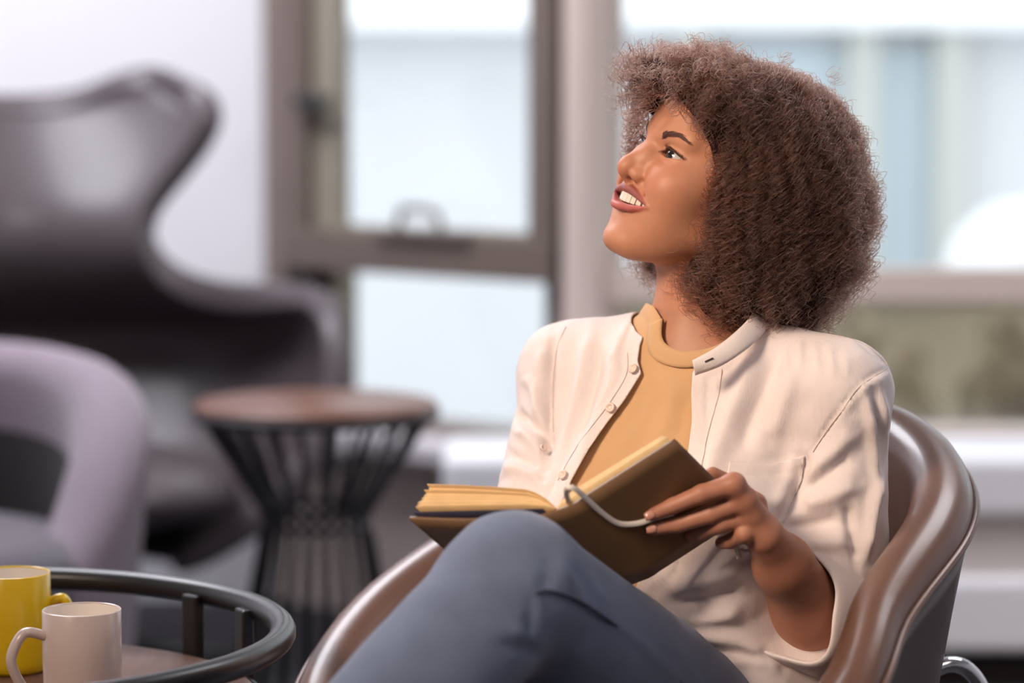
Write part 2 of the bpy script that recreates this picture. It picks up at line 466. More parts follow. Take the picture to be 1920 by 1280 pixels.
def car():
    cx, cy_, zg = 2.75, 9.75, -.7
    root = empty('car', (cx, cy_, zg))
    def rb(p, c, h, r):
        q = np.abs(p - np.asarray(c, np.float32)) - (np.asarray(h, np.float32) - r)
        return np.sqrt((np.maximum(q, 0) ** 2).sum(1)) + np.minimum(q.max(1), 0) - r
    def body(p):
        d = rb(p, (cx, cy_, zg + .58), (2.1, .85, .36), .2)
        cab = rb(p, (cx + .1, cy_, zg + 1.12), (1.3, .72, .33), .28)
        d = smin(d, cab, .18)
        for sx in (-1.3, 1.3): d = smax(d, -(np.sqrt((p[:, 0] - cx - sx) ** 2 + (p[:, 2] - zg - .32) ** 2) - .38), .03)
        return d
    v, f = nets(body, (cx - 2.3, cy_ - 1, zg + .1), (cx + 2.3, cy_ + 1, zg + 1.6), .05); mesh_obj('body', v, f, M['bench_white'], root)
    for sy in (-1, 1):
        for xa, xb in ((-.95, .0), (.1, 1.1)):
            part('side_window', box((cx + .1 + (xa + xb) / 2, cy_ + sy * .70, zg + 1.10), (xb - xa, .08, .26)), 'facade_pane', root, .03)
    for sx in (-1.3, 1.3):
        for sy in (-1, 1):
            v, f = lathe([(0, -.1), (.24, -.1), (.31, -.07), (.32, 0), (.31, .07), (.24, .1), (0, .1)], 28)
            v = np.stack([v[:, 0] + cx + sx, v[:, 2] + cy_ + sy * .72, v[:, 1] + zg + .32], 1); mesh_obj('wheel', v, f, M['gap_dark'], root)
    tag(root, 'white car parked outside, out of focus through the right window', 'car')
car()
rs = np.random.RandomState(3)
for k, (px, py, r) in enumerate(((1700, 720, .10), (1890, 690, .13), (1610, 620, .09))):
    c0 = P(px, py, (7.6, 7.2, 7.9)[k]); c0[2] = min(c0[2], .45)
    hz_ = (c0[2] + r + .7) / 2
    def fn(p, c0=c0, r=r, k=k, hz_=hz_):
        d = ell(p, (c0[0], c0[1], -.7 + hz_ * .9), (r * 1.3, r * 1.2, hz_ * 1.12))
        return np.maximum(d - .028 * noise3(p, 45, k) - .014 * noise3(p, 110, k + 5), -.7 - p[:, 2])
    v, f = nets(fn, (c0[0] - r * 2, c0[1] - r * 2, -.72), (c0[0] + r * 2, c0[1] + r * 2, c0[2] + r * 1.8), .02)
    o = mesh_obj('shrub', v, f, M['shrub'])
    tag(o, ('dark shrub outside, directly right of her shoulder above the chair back', 'dark shrub outside at the right edge of the photo', 'dark shrub outside, beside the edge of her hair')[k], 'shrub', 'shrubs by the garden wall')

# ------------------------------------------------------------------ window bench
BY = 5.45
xb0 = (828 - CX) / F_PX * BY
bn = empty('window_bench', (xb0 + 1.3, BY + .19, 0))
def zat(py, Y): return P(960, py, Y)[2]
L_ = 2.55
part('top_panel', box((xb0 + L_ / 2, BY + .17, (zat(858, BY) + zat(972, BY)) / 2), (L_, .34, zat(858, BY) - zat(972, BY))), 'bench_white', bn, .018)
part('recess_panel', box((xb0 + L_ / 2, BY + .18, (zat(972, BY) + zat(1084, BY)) / 2), (L_ - .03, .30, zat(972, BY) - zat(1084, BY) + .01)), 'bench_recess_shade', bn, .004)
part('lower_panel', box((xb0 + L_ / 2, BY + .17, (zat(1084, BY) + zat(1226, BY)) / 2), (L_, .34, zat(1084, BY) - zat(1226, BY))), 'bench_white', bn, .018)
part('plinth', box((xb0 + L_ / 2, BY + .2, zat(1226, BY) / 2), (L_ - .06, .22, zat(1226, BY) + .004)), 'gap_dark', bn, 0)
tag(bn, 'long white bench with recessed middle band below right window', 'bench')

# ------------------------------------------------------------------ tub chairs
def tub(name, ctr, face, R, T, hs, zb, Rb, m_in, m_out, label, cat, seat_z, seat_m, piping=True, arc=180, legs=None, ellip=1.0, seat_t=.11, rk=None, m_wall=None, seat_fwd=0.0, seat_r=0.0):
    """wrap-around chair; hs = [(angle from the back in degrees, rim height)]"""
    root = empty(name, (ctr[0], ctr[1], 0))
    fa = math.radians(face)
    fw = np.array([math.sin(fa), -math.cos(fa)]); lf = np.array([-fw[1], fw[0]])
    n = 121; ph = np.radians(np.linspace(-arc, arc, n, endpoint=arc < 180))
    dg = np.degrees(ph); hh = np.interp(dg if hs[0][0] < 0 else np.abs(dg), [a for a, b in hs], [b for a, b in hs])
    Rk = np.interp(dg, [a for a, b in rk], [b for a, b in rk]) if rk else np.ones(n)
    k = np.ones(9) / 9
    hp = np.concatenate([hh[-8:], hh, hh[:8]]) if arc == 180 else np.concatenate([[hh[0]] * 8, hh, [hh[-1]] * 8])
    hh = np.convolve(np.convolve(hp, k, 'same'), k, 'same')[8:-8]
    def dirv(a): return np.stack([-fw[0] * np.cos(a) * ellip + lf[0] * np.sin(a), -fw[1] * np.cos(a) * ellip + lf[1] * np.sin(a)], 1)
    D = dirv(ph) * np.convolve(np.concatenate([Rk[-4:], Rk, Rk[:4]]), np.ones(9) / 9, 'valid')[:, None]
    def P3(r, z): return np.concatenate([np.array(ctr)[None] + D * np.asarray(r)[..., None], np.broadcast_to(np.asarray(z, float), (n,))[:, None]], 1)
    prof = []
    rt = T / 2
    for t in np.linspace(0, 1, 7)[:-1]: prof.append(P3(np.full(n, (Rb - T * .8) + (R - T - Rb + T * .8) * (t ** .7)), zb + .01 + (hh - rt - zb) * t))
    for a in np.linspace(math.pi, -.25, 11): prof.append(P3(np.full(n, R - rt + rt * math.cos(a)), hh - rt + rt * math.sin(a)))
    ni = len(prof)
    seam = [P3(np.full(n, R + .0), hh - rt * 1.25)]
    for t in np.linspace(0.08, 1, 8): seam.append(P3(R + (Rb - R) * t ** .85, hh - rt * 1.25 + (zb - hh + rt * 1.25) * t))
    outer = [prof[-1]] + seam
    A = np.stack(prof, 1).reshape(-1, 3); B = np.stack(outer, 1).reshape(-1, 3)
    cl = arc == 180
    mk = lambda nm, X, kk, m: mesh_obj(nm, X, gridf(n, kk, cu=cl), M[m], root)
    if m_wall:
        mk('inner_wall', np.stack(prof[:6], 1).reshape(-1, 3), 6, m_wall); A = np.stack(prof[5:], 1).reshape(-1, 3)
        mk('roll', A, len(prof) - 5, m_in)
    else: mk('inner_shell', A, len(prof), m_in)
    mk('outer_shell', B, len(outer), m_out)
    if not cl:
        for e, nm in ((0, 'arm_front'), (n - 1, 'arm_front')):
            ring = [q[e] for q in prof] + [q[e] for q in outer[1:]]
            c0 = np.mean(ring, 0); tn = np.cross(D[e].tolist() + [0], (0, 0, 1)); tn = nrm(tn) * (1 if e == 0 else -1)
            rings = [np.array(ring)]
            for s_, q_ in ((.9, .018), (.7, .028), (.4, .033)): rings.append(c0 + (np.array(ring) - c0) * s_ - tn * q_ * np.sign((np.array([fw[0], fw[1], 0]) @ -tn)))
            X = np.stack(rings, 0).reshape(-1, 3); kk = len(ring)
            fc = gridf(4, kk, cv=True); fc.append([3 * kk + i for i in range(kk)])
            mesh_obj(nm, X, fc, M[m_in], root)
    if piping:
        pp = P3(np.full(n, R + .0025), hh - rt * 1.08)
        v, f = tube(pp, .0042, 8, closed=cl); mesh_obj('piping', v, f, M[m_in], root)
    rs_ = Rb + (R - Rb) * .55 - T + seat_r; sc = (ctr[0] + fw[0] * seat_fwd, ctr[1] + fw[1] * seat_fwd, 0)
    prof2 = [(0, seat_z - seat_t), (rs_ - .03, seat_z - seat_t), (rs_, seat_z - seat_t * .6), (rs_ + .005, seat_z - .045), (rs_ - .02, seat_z - .012), (rs_ - .07, seat_z), (0, seat_z + .008)]
    v, f = lathe([p for p in prof2], 48, sc); mesh_obj('seat', v, f, M[seat_m], root)
    v, f = lathe([(0, zb - .004), (Rb - .02, zb - .004), (Rb - .005, zb + .012), (Rb - .03, zb + .03), (0, zb + .03)], 48, (ctr[0], ctr[1], 0)); mesh_obj('underside', v, f, M[m_out], root)
    if legs: legs(root)
    tag(root, label, cat)
    return root
CH = (.136, 2.90)
def chrome_legs(root):
    for a in (12, 102, 192, 282):
        d = np.array([math.cos(math.radians(a)), math.sin(math.radians(a)), 0])
        c0 = np.array([CH[0], CH[1], 0])
        dz = 0 if a < 150 else -.17
        pts = [c0 + d * (.27 if a < 150 else .255) + [0, 0, .545 + dz], c0 + d * .335 + [0, 0, .578 + dz], c0 + d * .372 + [0, 0, .55 + dz], c0 + d * .385 + [0, 0, .48 + dz], c0 + d * .37 + [0, 0, .22], c0 + d * .36 + [0, 0, .009]]
        v, f = tube(spline(pts, 8), .0085, 12); mesh_obj('leg', v, f, M['chrome'], root)
tub('barrel_chair', CH, -45, .335, .064, [(-180, .475), (-150, .50), (-135, .53), (-120, .59), (-105, .64), (-90, .675), (-70, .73), (-45, .80), (-20, .848), (0, .855), (20, .850), (45, .815), (70, .775), (90, .735), (97, .715), (105, .698), (112, .67), (120, .60), (130, .54), (140, .50), (180, .475)], .30, .262,
    'leather_brown', 'leather_outer', 'brown leather barrel chair with piping that the woman sits in', 'chair', .44, 'leather_brown', legs=chrome_legs, rk=[(-180, 1), (-150, 1.08), (-130, 1.12), (-105, 1.11), (-80, 1.06), (-50, 1), (88, 1), (97, 1.06), (105, 1.15), (113, 1.40), (120, 1.46), (130, 1.2), (140, 1.05), (180, 1)])

# grey-mauve armchair at the left edge
AC = ((30 - CX) / F_PX * 4.45, 4.45)
def block_legs(root):
    for a in (45, 135, 225, 315):
        c0 = np.array([AC[0] + .26 * math.cos(math.radians(a)), AC[1] + .26 * math.sin(math.radians(a)), .06])
        o = mesh_obj('leg', *lathe([(0, -.06), (.018, -.06), (.024, .13), (0, .13)], 12, c0), M['black_metal'], root)
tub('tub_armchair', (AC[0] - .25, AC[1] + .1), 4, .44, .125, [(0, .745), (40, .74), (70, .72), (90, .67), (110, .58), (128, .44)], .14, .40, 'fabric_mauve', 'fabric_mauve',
    'grey mauve fabric tub armchair at the left edge behind coffee table', 'armchair', .49, 'fabric_dark', piping=False, arc=128, seat_t=.13, m_wall='fabric_shaded', seat_fwd=.17, seat_r=.05)

# egg shaped swivel chair
def egg_chair():
    EC = np.array([-.84, 5.5, 0.0]); root = empty('egg_chair', tuple(EC))
    fa = math.radians(30); fw = np.array([math.sin(fa), -math.cos(fa), 0]); rt = np.array([math.cos(fa), math.sin(fa), 0])  # rt: to image right
    rows = [(.24, .24, 128, .16), (.30, .30, 126, .28), (.38, .38, 124, .40), (.47, .47, 122, .455), (.56, .57, 120, .50), (.63, .66, 118, .51), (.67, .735, 113, .50), (.70, .765, 102, .48),
            (.73, .752, 89, .42), (.76, .745, 77, .365), (.79, .77, 68, .30), (.83, .82, 62, .262), (.88, .875, 60, .248), (.94, .935, 63, .262), (1.00, .995, 71, .30), (1.06, 1.055, 79, .338), (1.105, 1.105, 83, .358), (1.135, 1.14, 80, .352), (1.145, 1.155, 72, .335)]
    nu = 61; V = []
    for zc, zr, A_, R_ in rows:
        l_ = np.interp(zc, [.24, .5, .8, 1.19], [.02, -.02, -.07, -.15])
        for t in np.linspace(-1, 1, nu):
            a = math.radians(A_) * t
            V.append(EC + fw * (l_ - math.cos(a) * R_ * .92) + rt * math.sin(a) * R_ * 1.05 + np.array([0, 0, zc + (zr - zc) * t ** 4 + (.055 * min(max((zc - 1.0) / .12, 0), 1) * math.exp(-((abs(t) - .66) / .26) ** 2))]))
    o = mesh_obj('shell', V, gridf(len(rows), nu), M['leather_plum'], root)
    s = o.modifiers.new('thick', 'SOLIDIFY'); s.thickness = .062; s.offset = 0
    b = o.modifiers.new('sub', 'SUBSURF'); b.levels = 2; b.render_levels = 2
    # seat cushion
    v, f = nets(lambda p: ell(np.abs(p - np.array(EC + [0, 0, .40])) * np.array([1, 1, 1]), (0, 0, 0), (.31, .31, .085)), EC + [-.4, -.4, .25], EC + [.4, .4, .55], .02)
    mesh_obj('seat_cushion', v, f, M['leather_plum'], root)
    v, f = lathe([(0, .05), (.03, .05), (.03, .25), (0, .25)], 20, EC); mesh_obj('column', v, f, M['black_metal'], root)
    for a in (20, 110, 200, 290):
        d = np.array([math.cos(math.radians(a)), math.sin(math.radians(a)), 0])
        v, f = tube([EC + [0, 0, .075], EC + d * .18 + [0, 0, .06], EC + d * .33 + [0, 0, .022]], [.026, .022, .017], 10); mesh_obj('base_arm', v, f, M['black_metal'], root)
    l0 = EC + rt * .40 + fw * .12 + np.array([0, 0, .42])
    v, f = tube(spline([l0, l0 + rt * .08 + [0, 0, .0], l0 + rt * .16 + [0, 0, .02]], 5), .013, 10); mesh_obj('lever', v, f, M['black_metal'], root)
    tag(root, 'dark plum leather wing chair with curled head, before white wall', 'armchair')
egg_chair()

# ------------------------------------------------------------------ side table with wire base
def side_table():
    c0 = np.array([(590 - CX) / F_PX * 4.7, 4.7, 0]); root = empty('side_table', tuple(c0)); zt = P(590, 752, 4.7)[2]
    r = .203
    v, f = lathe([(0, zt - .02), (r - .006, zt - .02), (r, zt - .014), (r, zt - .005), (r - .005, zt), (0, zt)], 72, c0)
    mesh_obj('table_top', v, f, M['walnut'], root)
    v, f = lathe([(r - .012, zt - .026), (r + .003, zt - .026), (r + .003, zt - .012), (r - .012, zt - .012)], 72, c0); mesh_obj('rim', v, f, M['wire_metal'], root)
    zw = P(590, 968, 4.7)[2]; rw = .084; rb = .175
    n = 22
    for k in range(n):
        a = 2 * math.pi * (k + .3) / n; d = np.array([math.cos(a), math.sin(a), 0])
        v, f = tube([c0 + d * (r - .012) + [0, 0, zt - .02], c0 + d * rw + [0, 0, zw], c0 + d * rb + [0, 0, .006]], .0062, 8); mesh_obj('wire', v, f, M['wire_metal'], root)
    for rr, z, q in ((rw + .004, zw + .012, .0055), (rw + .004, zw - .012, .0055), (rb, .008, .007)):
        a = np.linspace(0, 2 * math.pi, 48, endpoint=False)
        v, f = tube(np.stack([c0[0] + rr * np.cos(a), c0[1] + rr * np.sin(a), np.full(48, z)], 1), q, 8, closed=True); mesh_obj('ring', v, f, M['wire_metal'], root)
    tag(root, 'round walnut side table on hourglass wire base beside wing chair', 'table')
side_table()

# ------------------------------------------------------------------ coffee table with gallery rail, mugs
CT = np.array([-.565, 2.83, 0]); ZR = .636; ZTOP = .572; RT = .333
def coffee_table():
    root = empty('coffee_table', tuple(CT))
    v, f = lathe([(0, ZTOP - .022), (.300, ZTOP - .022), (.308, ZTOP - .016), (.308, ZTOP - .004), (.304, ZTOP), (0, ZTOP)], 96, CT); mesh_obj('table_top', v, f, M['walnut_dark'], root)
    a = np.linspace(0, 2 * math.pi, 120, endpoint=False)
    v, f = tube(np.stack([CT[0] + RT * np.cos(a), CT[1] + RT * np.sin(a), np.full(120, ZR)], 1), .0135, 14, closed=True, flat=.95); mesh_obj('rail', v, f, M['black_metal'], root)
    for k in range(8):
        a = math.radians((28 if k % 2 else 47) + 90 * (k // 2)); d = np.array([math.cos(a), math.sin(a), 0]); t = np.array([-d[1], d[0], 0])
        Mx = np.stack([t, d, [0, 0, 1]], 1)
        zb = 0 if k % 2 else ZTOP - .02
        part('leg' if k % 2 else 'rail_post', box(CT + d * .318 + [0, 0, (zb + ZR) / 2], (.024, .014, ZR - zb), Mx), 'black_metal', root, .003)
    v, f = tube(np.stack([CT[0] + .312 * np.cos(np.linspace(0, 6.2832, 96, endpoint=False)), CT[1] + .312 * np.sin(np.linspace(0, 6.2832, 96, endpoint=False)), np.full(96, ZTOP - .012)], 1), .007, 8, closed=True)
    mesh_obj('edge_band', v, f, M['black_metal'], root)
    tag(root, 'round dark wood coffee table with raised black gallery rail, bottom left', 'table')
coffee_table()
def mug(c0, r, h, m, label, ha, hz0, hz1, hout):
    root = empty('mug', tuple(c0))
    pr = [(0, .0), (r * .86, 0), (r * .95, .004), (r * .975, .012), (r, h * .5), (r * .995, h - .001), (r * .975, h), (r * .955, h - .002)]
    v, f = lathe(pr, 64, c0); mesh_obj('body', v, f, M[m], root)
    pi = [(r * .955, h - .002), (r * .95, h * .5), (r * .92, .012), (0, .009)]
    v, f = lathe(pi, 64, c0); mesh_obj('inside', v, f, M['mug_inside'], root)
    d = np.array([math.cos(math.radians(ha)), math.sin(math.radians(ha)), 0])
    pts = [c0 + d * r * .97 + [0, 0, hz1], c0 + d * (r + hout * .6) + [0, 0, hz1 + .004], c0 + d * (r + hout) + [0, 0, hz1 - .016], c0 + d * (r + hout * .95) + [0, 0, (hz0 + hz1) / 2 - .004],
           c0 + d * (r + hout * .55) + [0, 0, hz0 + .004], c0 + d * r * .96 + [0, 0, hz0]]
    v, f = tube(spline(pts, 8), .0052, 12, flat=1.3, up=np.cross(d, (0, 0, 1))); mesh_obj('handle', v, f, M[m], root)
    tag(root, label, 'mug')
pm = P(153, 1141, 2.80); mug(np.array([pm[0], pm[1], ZTOP]), .0395, pm[2] - ZTOP, 'mug_white', 'off white mug nearest the camera on the coffee table', 205, .016, .074, .032)
py_ = P(22, 1072, 2.97); mug(np.array([py_[0], py_[1], ZTOP]), .0405, py_[2] - ZTOP, 'mug_yellow', 'yellow mug at the left edge behind the off white mug', 5, .026, .072, .022)

# ------------------------------------------------------------------ open book
S_h = P(1045, 957, 2.66); L_h = P(776, 964, 2.67); R_h = P(1258, 822, 2.69); S_t = P(1190, 1092, 2.735)
SPN = S_t - S_h
R_t = R_h + SPN; L_t = L_h + SPN
def plane_hit(px, py, a, n):
    o = np.array([0, 0, HC]); d = P(px, py, 1.0) - o
    return o + d * (((a - o) @ n) / (d @ n))
nR = nrm(np.cross(R_h - S_h, SPN));  nR = nR if nR[1] < 0 else -nR      # outward, to the camera
nL = nrm(np.cross(L_h - S_h, SPN));  nL = nL if (nL @ (P(900, 1300, 2.0) - S_h)) > 0 else -nL
def on_cover(px, py, off): 
    h = plane_hit(px, py, S_h, nR); v = h - np.array([0, 0, HC])
    return h - nrm(v) * off
def book():
    root = empty('book', tuple((S_h + S_t) / 2))
    def sheet(pts_h, thick, n_in, mat_, name, bow=0):
        """strip of points along the head edge swept along the spine direction, with thickness"""
        H = np.asarray(pts_h); k = len(H); m_ = 9; V = []
        for t in np.linspace(0, 1, m_):
            V.append(H + SPN * t)
        V = np.array(V).reshape(-1, 3)
        o = mesh_obj(name, V, gridf(m_, k), M[mat_], root)
        s = o.modifiers.new('thick', 'SOLIDIFY'); s.thickness = thick; s.offset = 0
        return o
    e = .004
    aR = nrm(R_h - S_h); aL = nrm(L_h - S_h); up = nrm(-(nR + nL))
    wR = np.linalg.norm(R_h - S_h); wL = np.linalg.norm(L_h - S_h)
    # cover: right board, left board, rounded spine between
    cov = [S_h + aL * t * wL - aL * 0 + nL * (.004 + .004 * math.sin(math.pi * t)) for t in np.linspace(1.03, .12, 10)]
    cov += [S_h + aR * t * wR + nR * .004 for t in np.linspace(.10, 1.02, 10)]
    cov = spline(cov, 2)
    c = sheet(cov, .0032, 0, 'book_cover', 'cover')
    # folded-in flap and navy endpaper on the left side
    fl = [S_h + aL * t * wL - nL * (.002) for t in np.linspace(1.0, .1, 8)]
    sheet(fl, .0015, 0, 'book_navy', 'endpaper')
    # page bundles, fanned
    rs = np.random.RandomState(5)
    nb = 13
    for i in range(nb):
        u = (i + 1) / nb; sh = SPN / np.linalg.norm(SPN) * rs.uniform(-.003, .003)
        pts = []
        for t in np.linspace(0, 1, 14):
            lift = (.004 + .015 * u) * min(1, t * 5) ** .7 + .013 * u * t ** 1.6 + .004 * u * math.sin(3 * t)
            pts.append(S_h + aL * (t * wL * (.985 - .075 * u + rs.uniform(-.008, .004)) + .0) - nL * lift + up * .002 + sh)
        sheet(pts, .00135, 0, 'book_paper' if i % 3 else 'book_paper_dark', 'page_bundle')
    for i in range(5):
        u = (i + 1) / 5
        pts = []
        for t in np.linspace(0, 1, 14):
            lift = (.002 + .009 * u) * min(1, t * 6) ** .7 - .003 * u * t
            pts.append(S_h + aR * (t * wR * (.985 - .02 * u)) - nR * lift + up * .002)
        sheet(pts, .0013, 0, 'book_paper', 'page_bundle')
    # ribbon marker
    rp = [S_h - nR * .006 + aR * .012 + SPN * .05] + [on_cover(*q) for q in ((1062, 918, .004), (1076, 915, .010), (1100, 935, .010), (1130, 962, .009), (1160, 981, .009), (1195, 981, .010), (1230, 970, .013), (1262, 962, .013))]
    rp2 = [on_cover(*q) for q in ((1372, 1012, .03), (1382, 1030, .034), (1386, 1046, .036))]
    for path in (rp, rp2):
        s_ = spline(path, 6); T_ = np.gradient(s_, axis=0); Vv = []
        for a_, t_ in zip(s_, T_):
            sd = nrm(np.cross(t_, [.15, -1, .35])); Vv += [a_ - sd * .0027, a_ + sd * .0027]
        o = mesh_obj('ribbon', Vv, gridf(len(s_), 2), M['ribbon'], root); s = o.modifiers.new('thick', 'SOLIDIFY'); s.thickness = .0006
    tag(root, 'open book with brown cover and ribbon marker resting on her thigh', 'book')
book()

# ------------------------------------------------------------------ the woman
mat('skin', C(190, 128, 96), .5, sss=.14, attr='Col', bump=.05, bscale=900, var=.04, vscale=90, spec=.45)
mat('hair_bulk', C(46, 28, 22), .9, var=.3, vscale=60, bump=1.0, bscale=240, spec=.1)
mat('shirt_linen', C(230, 218, 216), .82, sheen=.15, bump=.22, bscale=520, var=.025, vscale=220, stretch=(1, 1, .35))
mat('tshirt_cotton', C(206, 164, 120), .88, sheen=.15, bump=.12, bscale=700, var=.03, vscale=30)
mat('denim', C(98, 110, 136), .85, sheen=.25, bump=.30, bscale=900, var=.10, vscale=34)
mat('button_shell', C(226, 206, 190), .3, coat=.3)
mat('thread_dark', C(70, 56, 50), .8)
mat('eye', C(255, 255, 255), .08, attr='Col', coat=.5)
mat('tooth', C(228, 218, 204), .18, coat=.3)
mat('stitch', C(58, 66, 86), .8)
mat('shoe', C(226, 222, 216), .5)
def hair_mat(name, col, rough=.4):
    m = bpy.data.materials.new(name); m.use_nodes = True; nt = m.node_tree; nt.nodes.clear()
    o = nt.nodes.new('ShaderNodeOutputMaterial'); h = nt.nodes.new('ShaderNodeBsdfHairPrincipled')
    h.parametrization = 'COLOR'; h.inputs['Color'].default_value = col; h.inputs['Roughness'].default_value = rough; h.inputs['Radial Roughness'].default_value = .5
    h.inputs['Random Roughness'].default_value = .2
    hi = nt.nodes.new('ShaderNodeHairInfo'); mx = nt.nodes.new('ShaderNodeMix'); mx.data_type = 'RGBA'
    mx.inputs['A'].default_value = tuple(q * .5 for q in col[:3]) + (1,); mx.inputs['B'].default_value = tuple(q * 2.5 for q in col[:3]) + (1,)
    nt.links.new(hi.outputs['Random'], mx.inputs['Factor']); nt.links.new(mx.outputs['Result'], h.inputs['Color'])
    nt.links.new(h.outputs[0], o.inputs[0]); MATS[name] = m
hair_mat('hair_strand', C(60, 37, 29)); hair_mat('brow_hair', C(40, 27, 21)); hair_mat('lash_hair', C(12, 9, 9))

HO = np.array([.1408, 2.90, 1.1339])
def Rot(yaw, pitch, roll):
    h = np.array([-np.sin(yaw), -np.cos(yaw), 0]); z = np.array([0, 0, 1.])
    F_ = np.cos(pitch) * h + np.sin(pitch) * z; l = np.cross(z, h); u = np.cross(F_, l)
    l2 = np.cos(roll) * l + np.sin(roll) * u
    return np.stack([F_, l2, np.cross(F_, l2)], 1)
HR = Rot(*np.radians([65.5, 20.2, -9.0]))
def h2w(p): return np.asarray(p) @ HR.T / 1000 + HO
def w2h(p): return (np.asarray(p) - HO) @ HR * 1000
# body landmarks
HM = P(1240, 1440, 2.93); NB = P(1322, 640, 2.95)
LS = P(1572, 738, 2.86); RS = P(1068, 700, 3.02)
LE = P(1552, 1192, 2.86); LW = P(1434, 1004, 2.728)
RE = P(990, 1090, 2.90); RW = P(975, 1010, 2.765)
UT = nrm(NB - HM); LT = LS - RS; LT = nrm(LT - UT * (LT @ UT)); FT = np.cross(LT, UT)
TM = np.stack([FT, LT, UT], 1).astype(np.float32)
HTOR = np.linalg.norm(NB - HM)
def tl(p): return (p - HM.astype(np.float32)) @ TM        # world -> torso frame (forward, left, up)
def torso(p):
    q = tl(p); qa = q.copy(); qa[:, 1] = np.abs(qa[:, 1])
    d = ell(q, (.0, 0, .04), (.105, .165, .12))
    d = smin(d, ell(q, (.0, 0, .15), (.088, .132, .15)), .06)
    d = smin(d, ell(q, (.0, 0, HTOR - .16), (.098, .142, .15)), .06)
    d = smin(d, ell(qa, (.070, .066, HTOR - .185), (.05, .055, .055)), .05)
    d = smin(d, chain(p, [RS, NB - UT * .03, LS], [.042, .060, .042]), .05)
    return d
NECK0 = h2w((-98, 0, -62))
def neck(p): return chain(p, [NECK0, (NECK0 + NB) / 2 - FT * .0 + FT * .004, NB - UT * .03], [.052, .0495, .060])

def face_base(p):
    """skin of the head in head space (mm: x forward, y left, z up)"""
    a = p.copy(); a[:, 1] = np.abs(a[:, 1])
    ay = a[:, 1]; x = a[:, 0]; z = a[:, 2]
    d = ell(a, (-92, 0, 22), (93, 72, 86))
    d = smin(d, ell(a, (-58, 0, -42), (57, 59, 68)), 26)
    d = smin(d, ell(a, (-36, 0, -86), (38, 38, 30)), 14)
    d = smin(d, capsule(a, (-18, 16, -106), (-74, 46, -72), 11, 13), 24)
    d = smin(d, ell(a, (-9, 0, -106), (15, 19, 13)), 10)
    d = smin(d, ell(a, (-34, 39, -34), (25, 21, 20)), 22)            # cheek bone
    d = smin(d, ell(a, (-24, 33, -42), (19, 19, 17)), 24)            # smiling cheek
    d = smin(d, ell(a, (-36, 32, -70), (26, 21, 26)), 22)            # lower cheek
    d = smin(d, capsule(a, (-10, 8, 13), (-23, 44, 14), 8, 7), 12)    # brow ridge
    d = smax(d, -ell(a, (2, 31, -6), (14, 17, 10)), 10)               # eye socket
    d = smin(d, chain(a, [(-9, 0, 6), (-2, 0, -9), (12, 0, -29)], [7.2, 6.4, 8.5]), 8)     # bridge
    d = smin(d, ell(a, (13.2, 0, -35), (9.6, 9.6, 8.8)), 6)
    d = smin(d, ell(a, (-1, 8, -22), (10, 8, 15)), 8)
    d = smin(d, ell(a, (0.0, 11.5, -38), (12, 8.0, 8.2)), 4.5)
    d = smin(d, capsule(a, (14, 0, -40), (5, 0, -46), 4.8, 5), 4)
    d = smax(d, -ell(a, (6, 7.4, -46), (6, 3.4, 4.4)), 2)
    d = smin(d, ell(a, (-19, 0, -61), (22, 27, 21)), 9)            # muzzle
    # smile fold
    fold = chain(a, [(0, 21, -42), (-4, 31, -52), (-13, 41, -66), (-16, 42, -76)], [.6, 1.0, 1.2, .4])
    d = smax(d, -fold, 7)
    # eyelids around the eyeball
    lid = ell(a, (-21, 31, -7), (13.9, 14.4, 13.6))
    d = smin(d, lid, 3.0)
    t = (ay - 31) / 15.5
    zu = -7 + 6.3 * (1 - t * t) + 1.0 * t; zl = -7 - 3.0 * (1 - t * t) + 1.0 * t
    op = np.maximum(np.maximum(z - zu, zl - z) * .9, np.maximum(np.abs(ay - 31) - 15.2, -(x + 30)))
    d = smax(d, -op, .9)
    crease = chain(a, [(-10, 18, 0), (-7.5, 31, 3.6), (-15, 45, .6)], [.8, .9, .7])
    d = smax(d, -crease, 2.2)
    # ear
    d = smin(d, ell(a, (-92, 72, -14), (15, 6, 27)), 5)
    return d
def head_mm(p):
    d = face_base(p)
    a = p.copy(); a[:, 1] = np.abs(a[:, 1]); ay = a[:, 1]; x = a[:, 0]; z = a[:, 2]
    d = smin(d, LIPU(a), 2.6); d = smin(d, LIPL(a), 3.0)
    zu = -58.6 - 4.4 * (ay / 39) ** 1.4; zl = -68.6 + (ay / 39) ** 2 * 5.2
    mo = np.maximum(np.maximum(z - zu, zl - z), np.maximum(ay - 39, -(x + 44)))
    d = smax(d, -mo, 1.0)
    return d
def march(fn, y, z, x0=30.):
    x = np.full(len(y), x0)
    for _ in range(40): x = x - np.maximum(fn(np.stack([x, y, z], 1).astype(np.float32)), 0) * .9
    return x
LY = np.array([0, 8, 20, 32, 40.5]); LZU = np.array([-54.4, -53.6, -56.0, -60.0, -63.2]); LZL = np.array([-73.6, -73.2, -71.2, -67.2, -63.9])
RU = [4.3, 4.5, 4.2, 3.2, 1.3]; RL = [4.4, 4.4, 4.0, 3.0, 1.2]
LXU = march(face_base, LY, LZU) - np.array([.4, .4, .6, .6, .2]); LXL = march(face_base, LY, LZL) + np.array([5.6, 5.2, 2.8, .6, -.2])
def LIPU(a): return chain(a, [(x_, y_, z_) for x_, y_, z_ in zip(LXU, LY, LZU)], RU)
def LIPL(a): return chain(a, [(x_, y_, z_) for x_, y_, z_ in zip(LXL, LY, LZL)], RL)
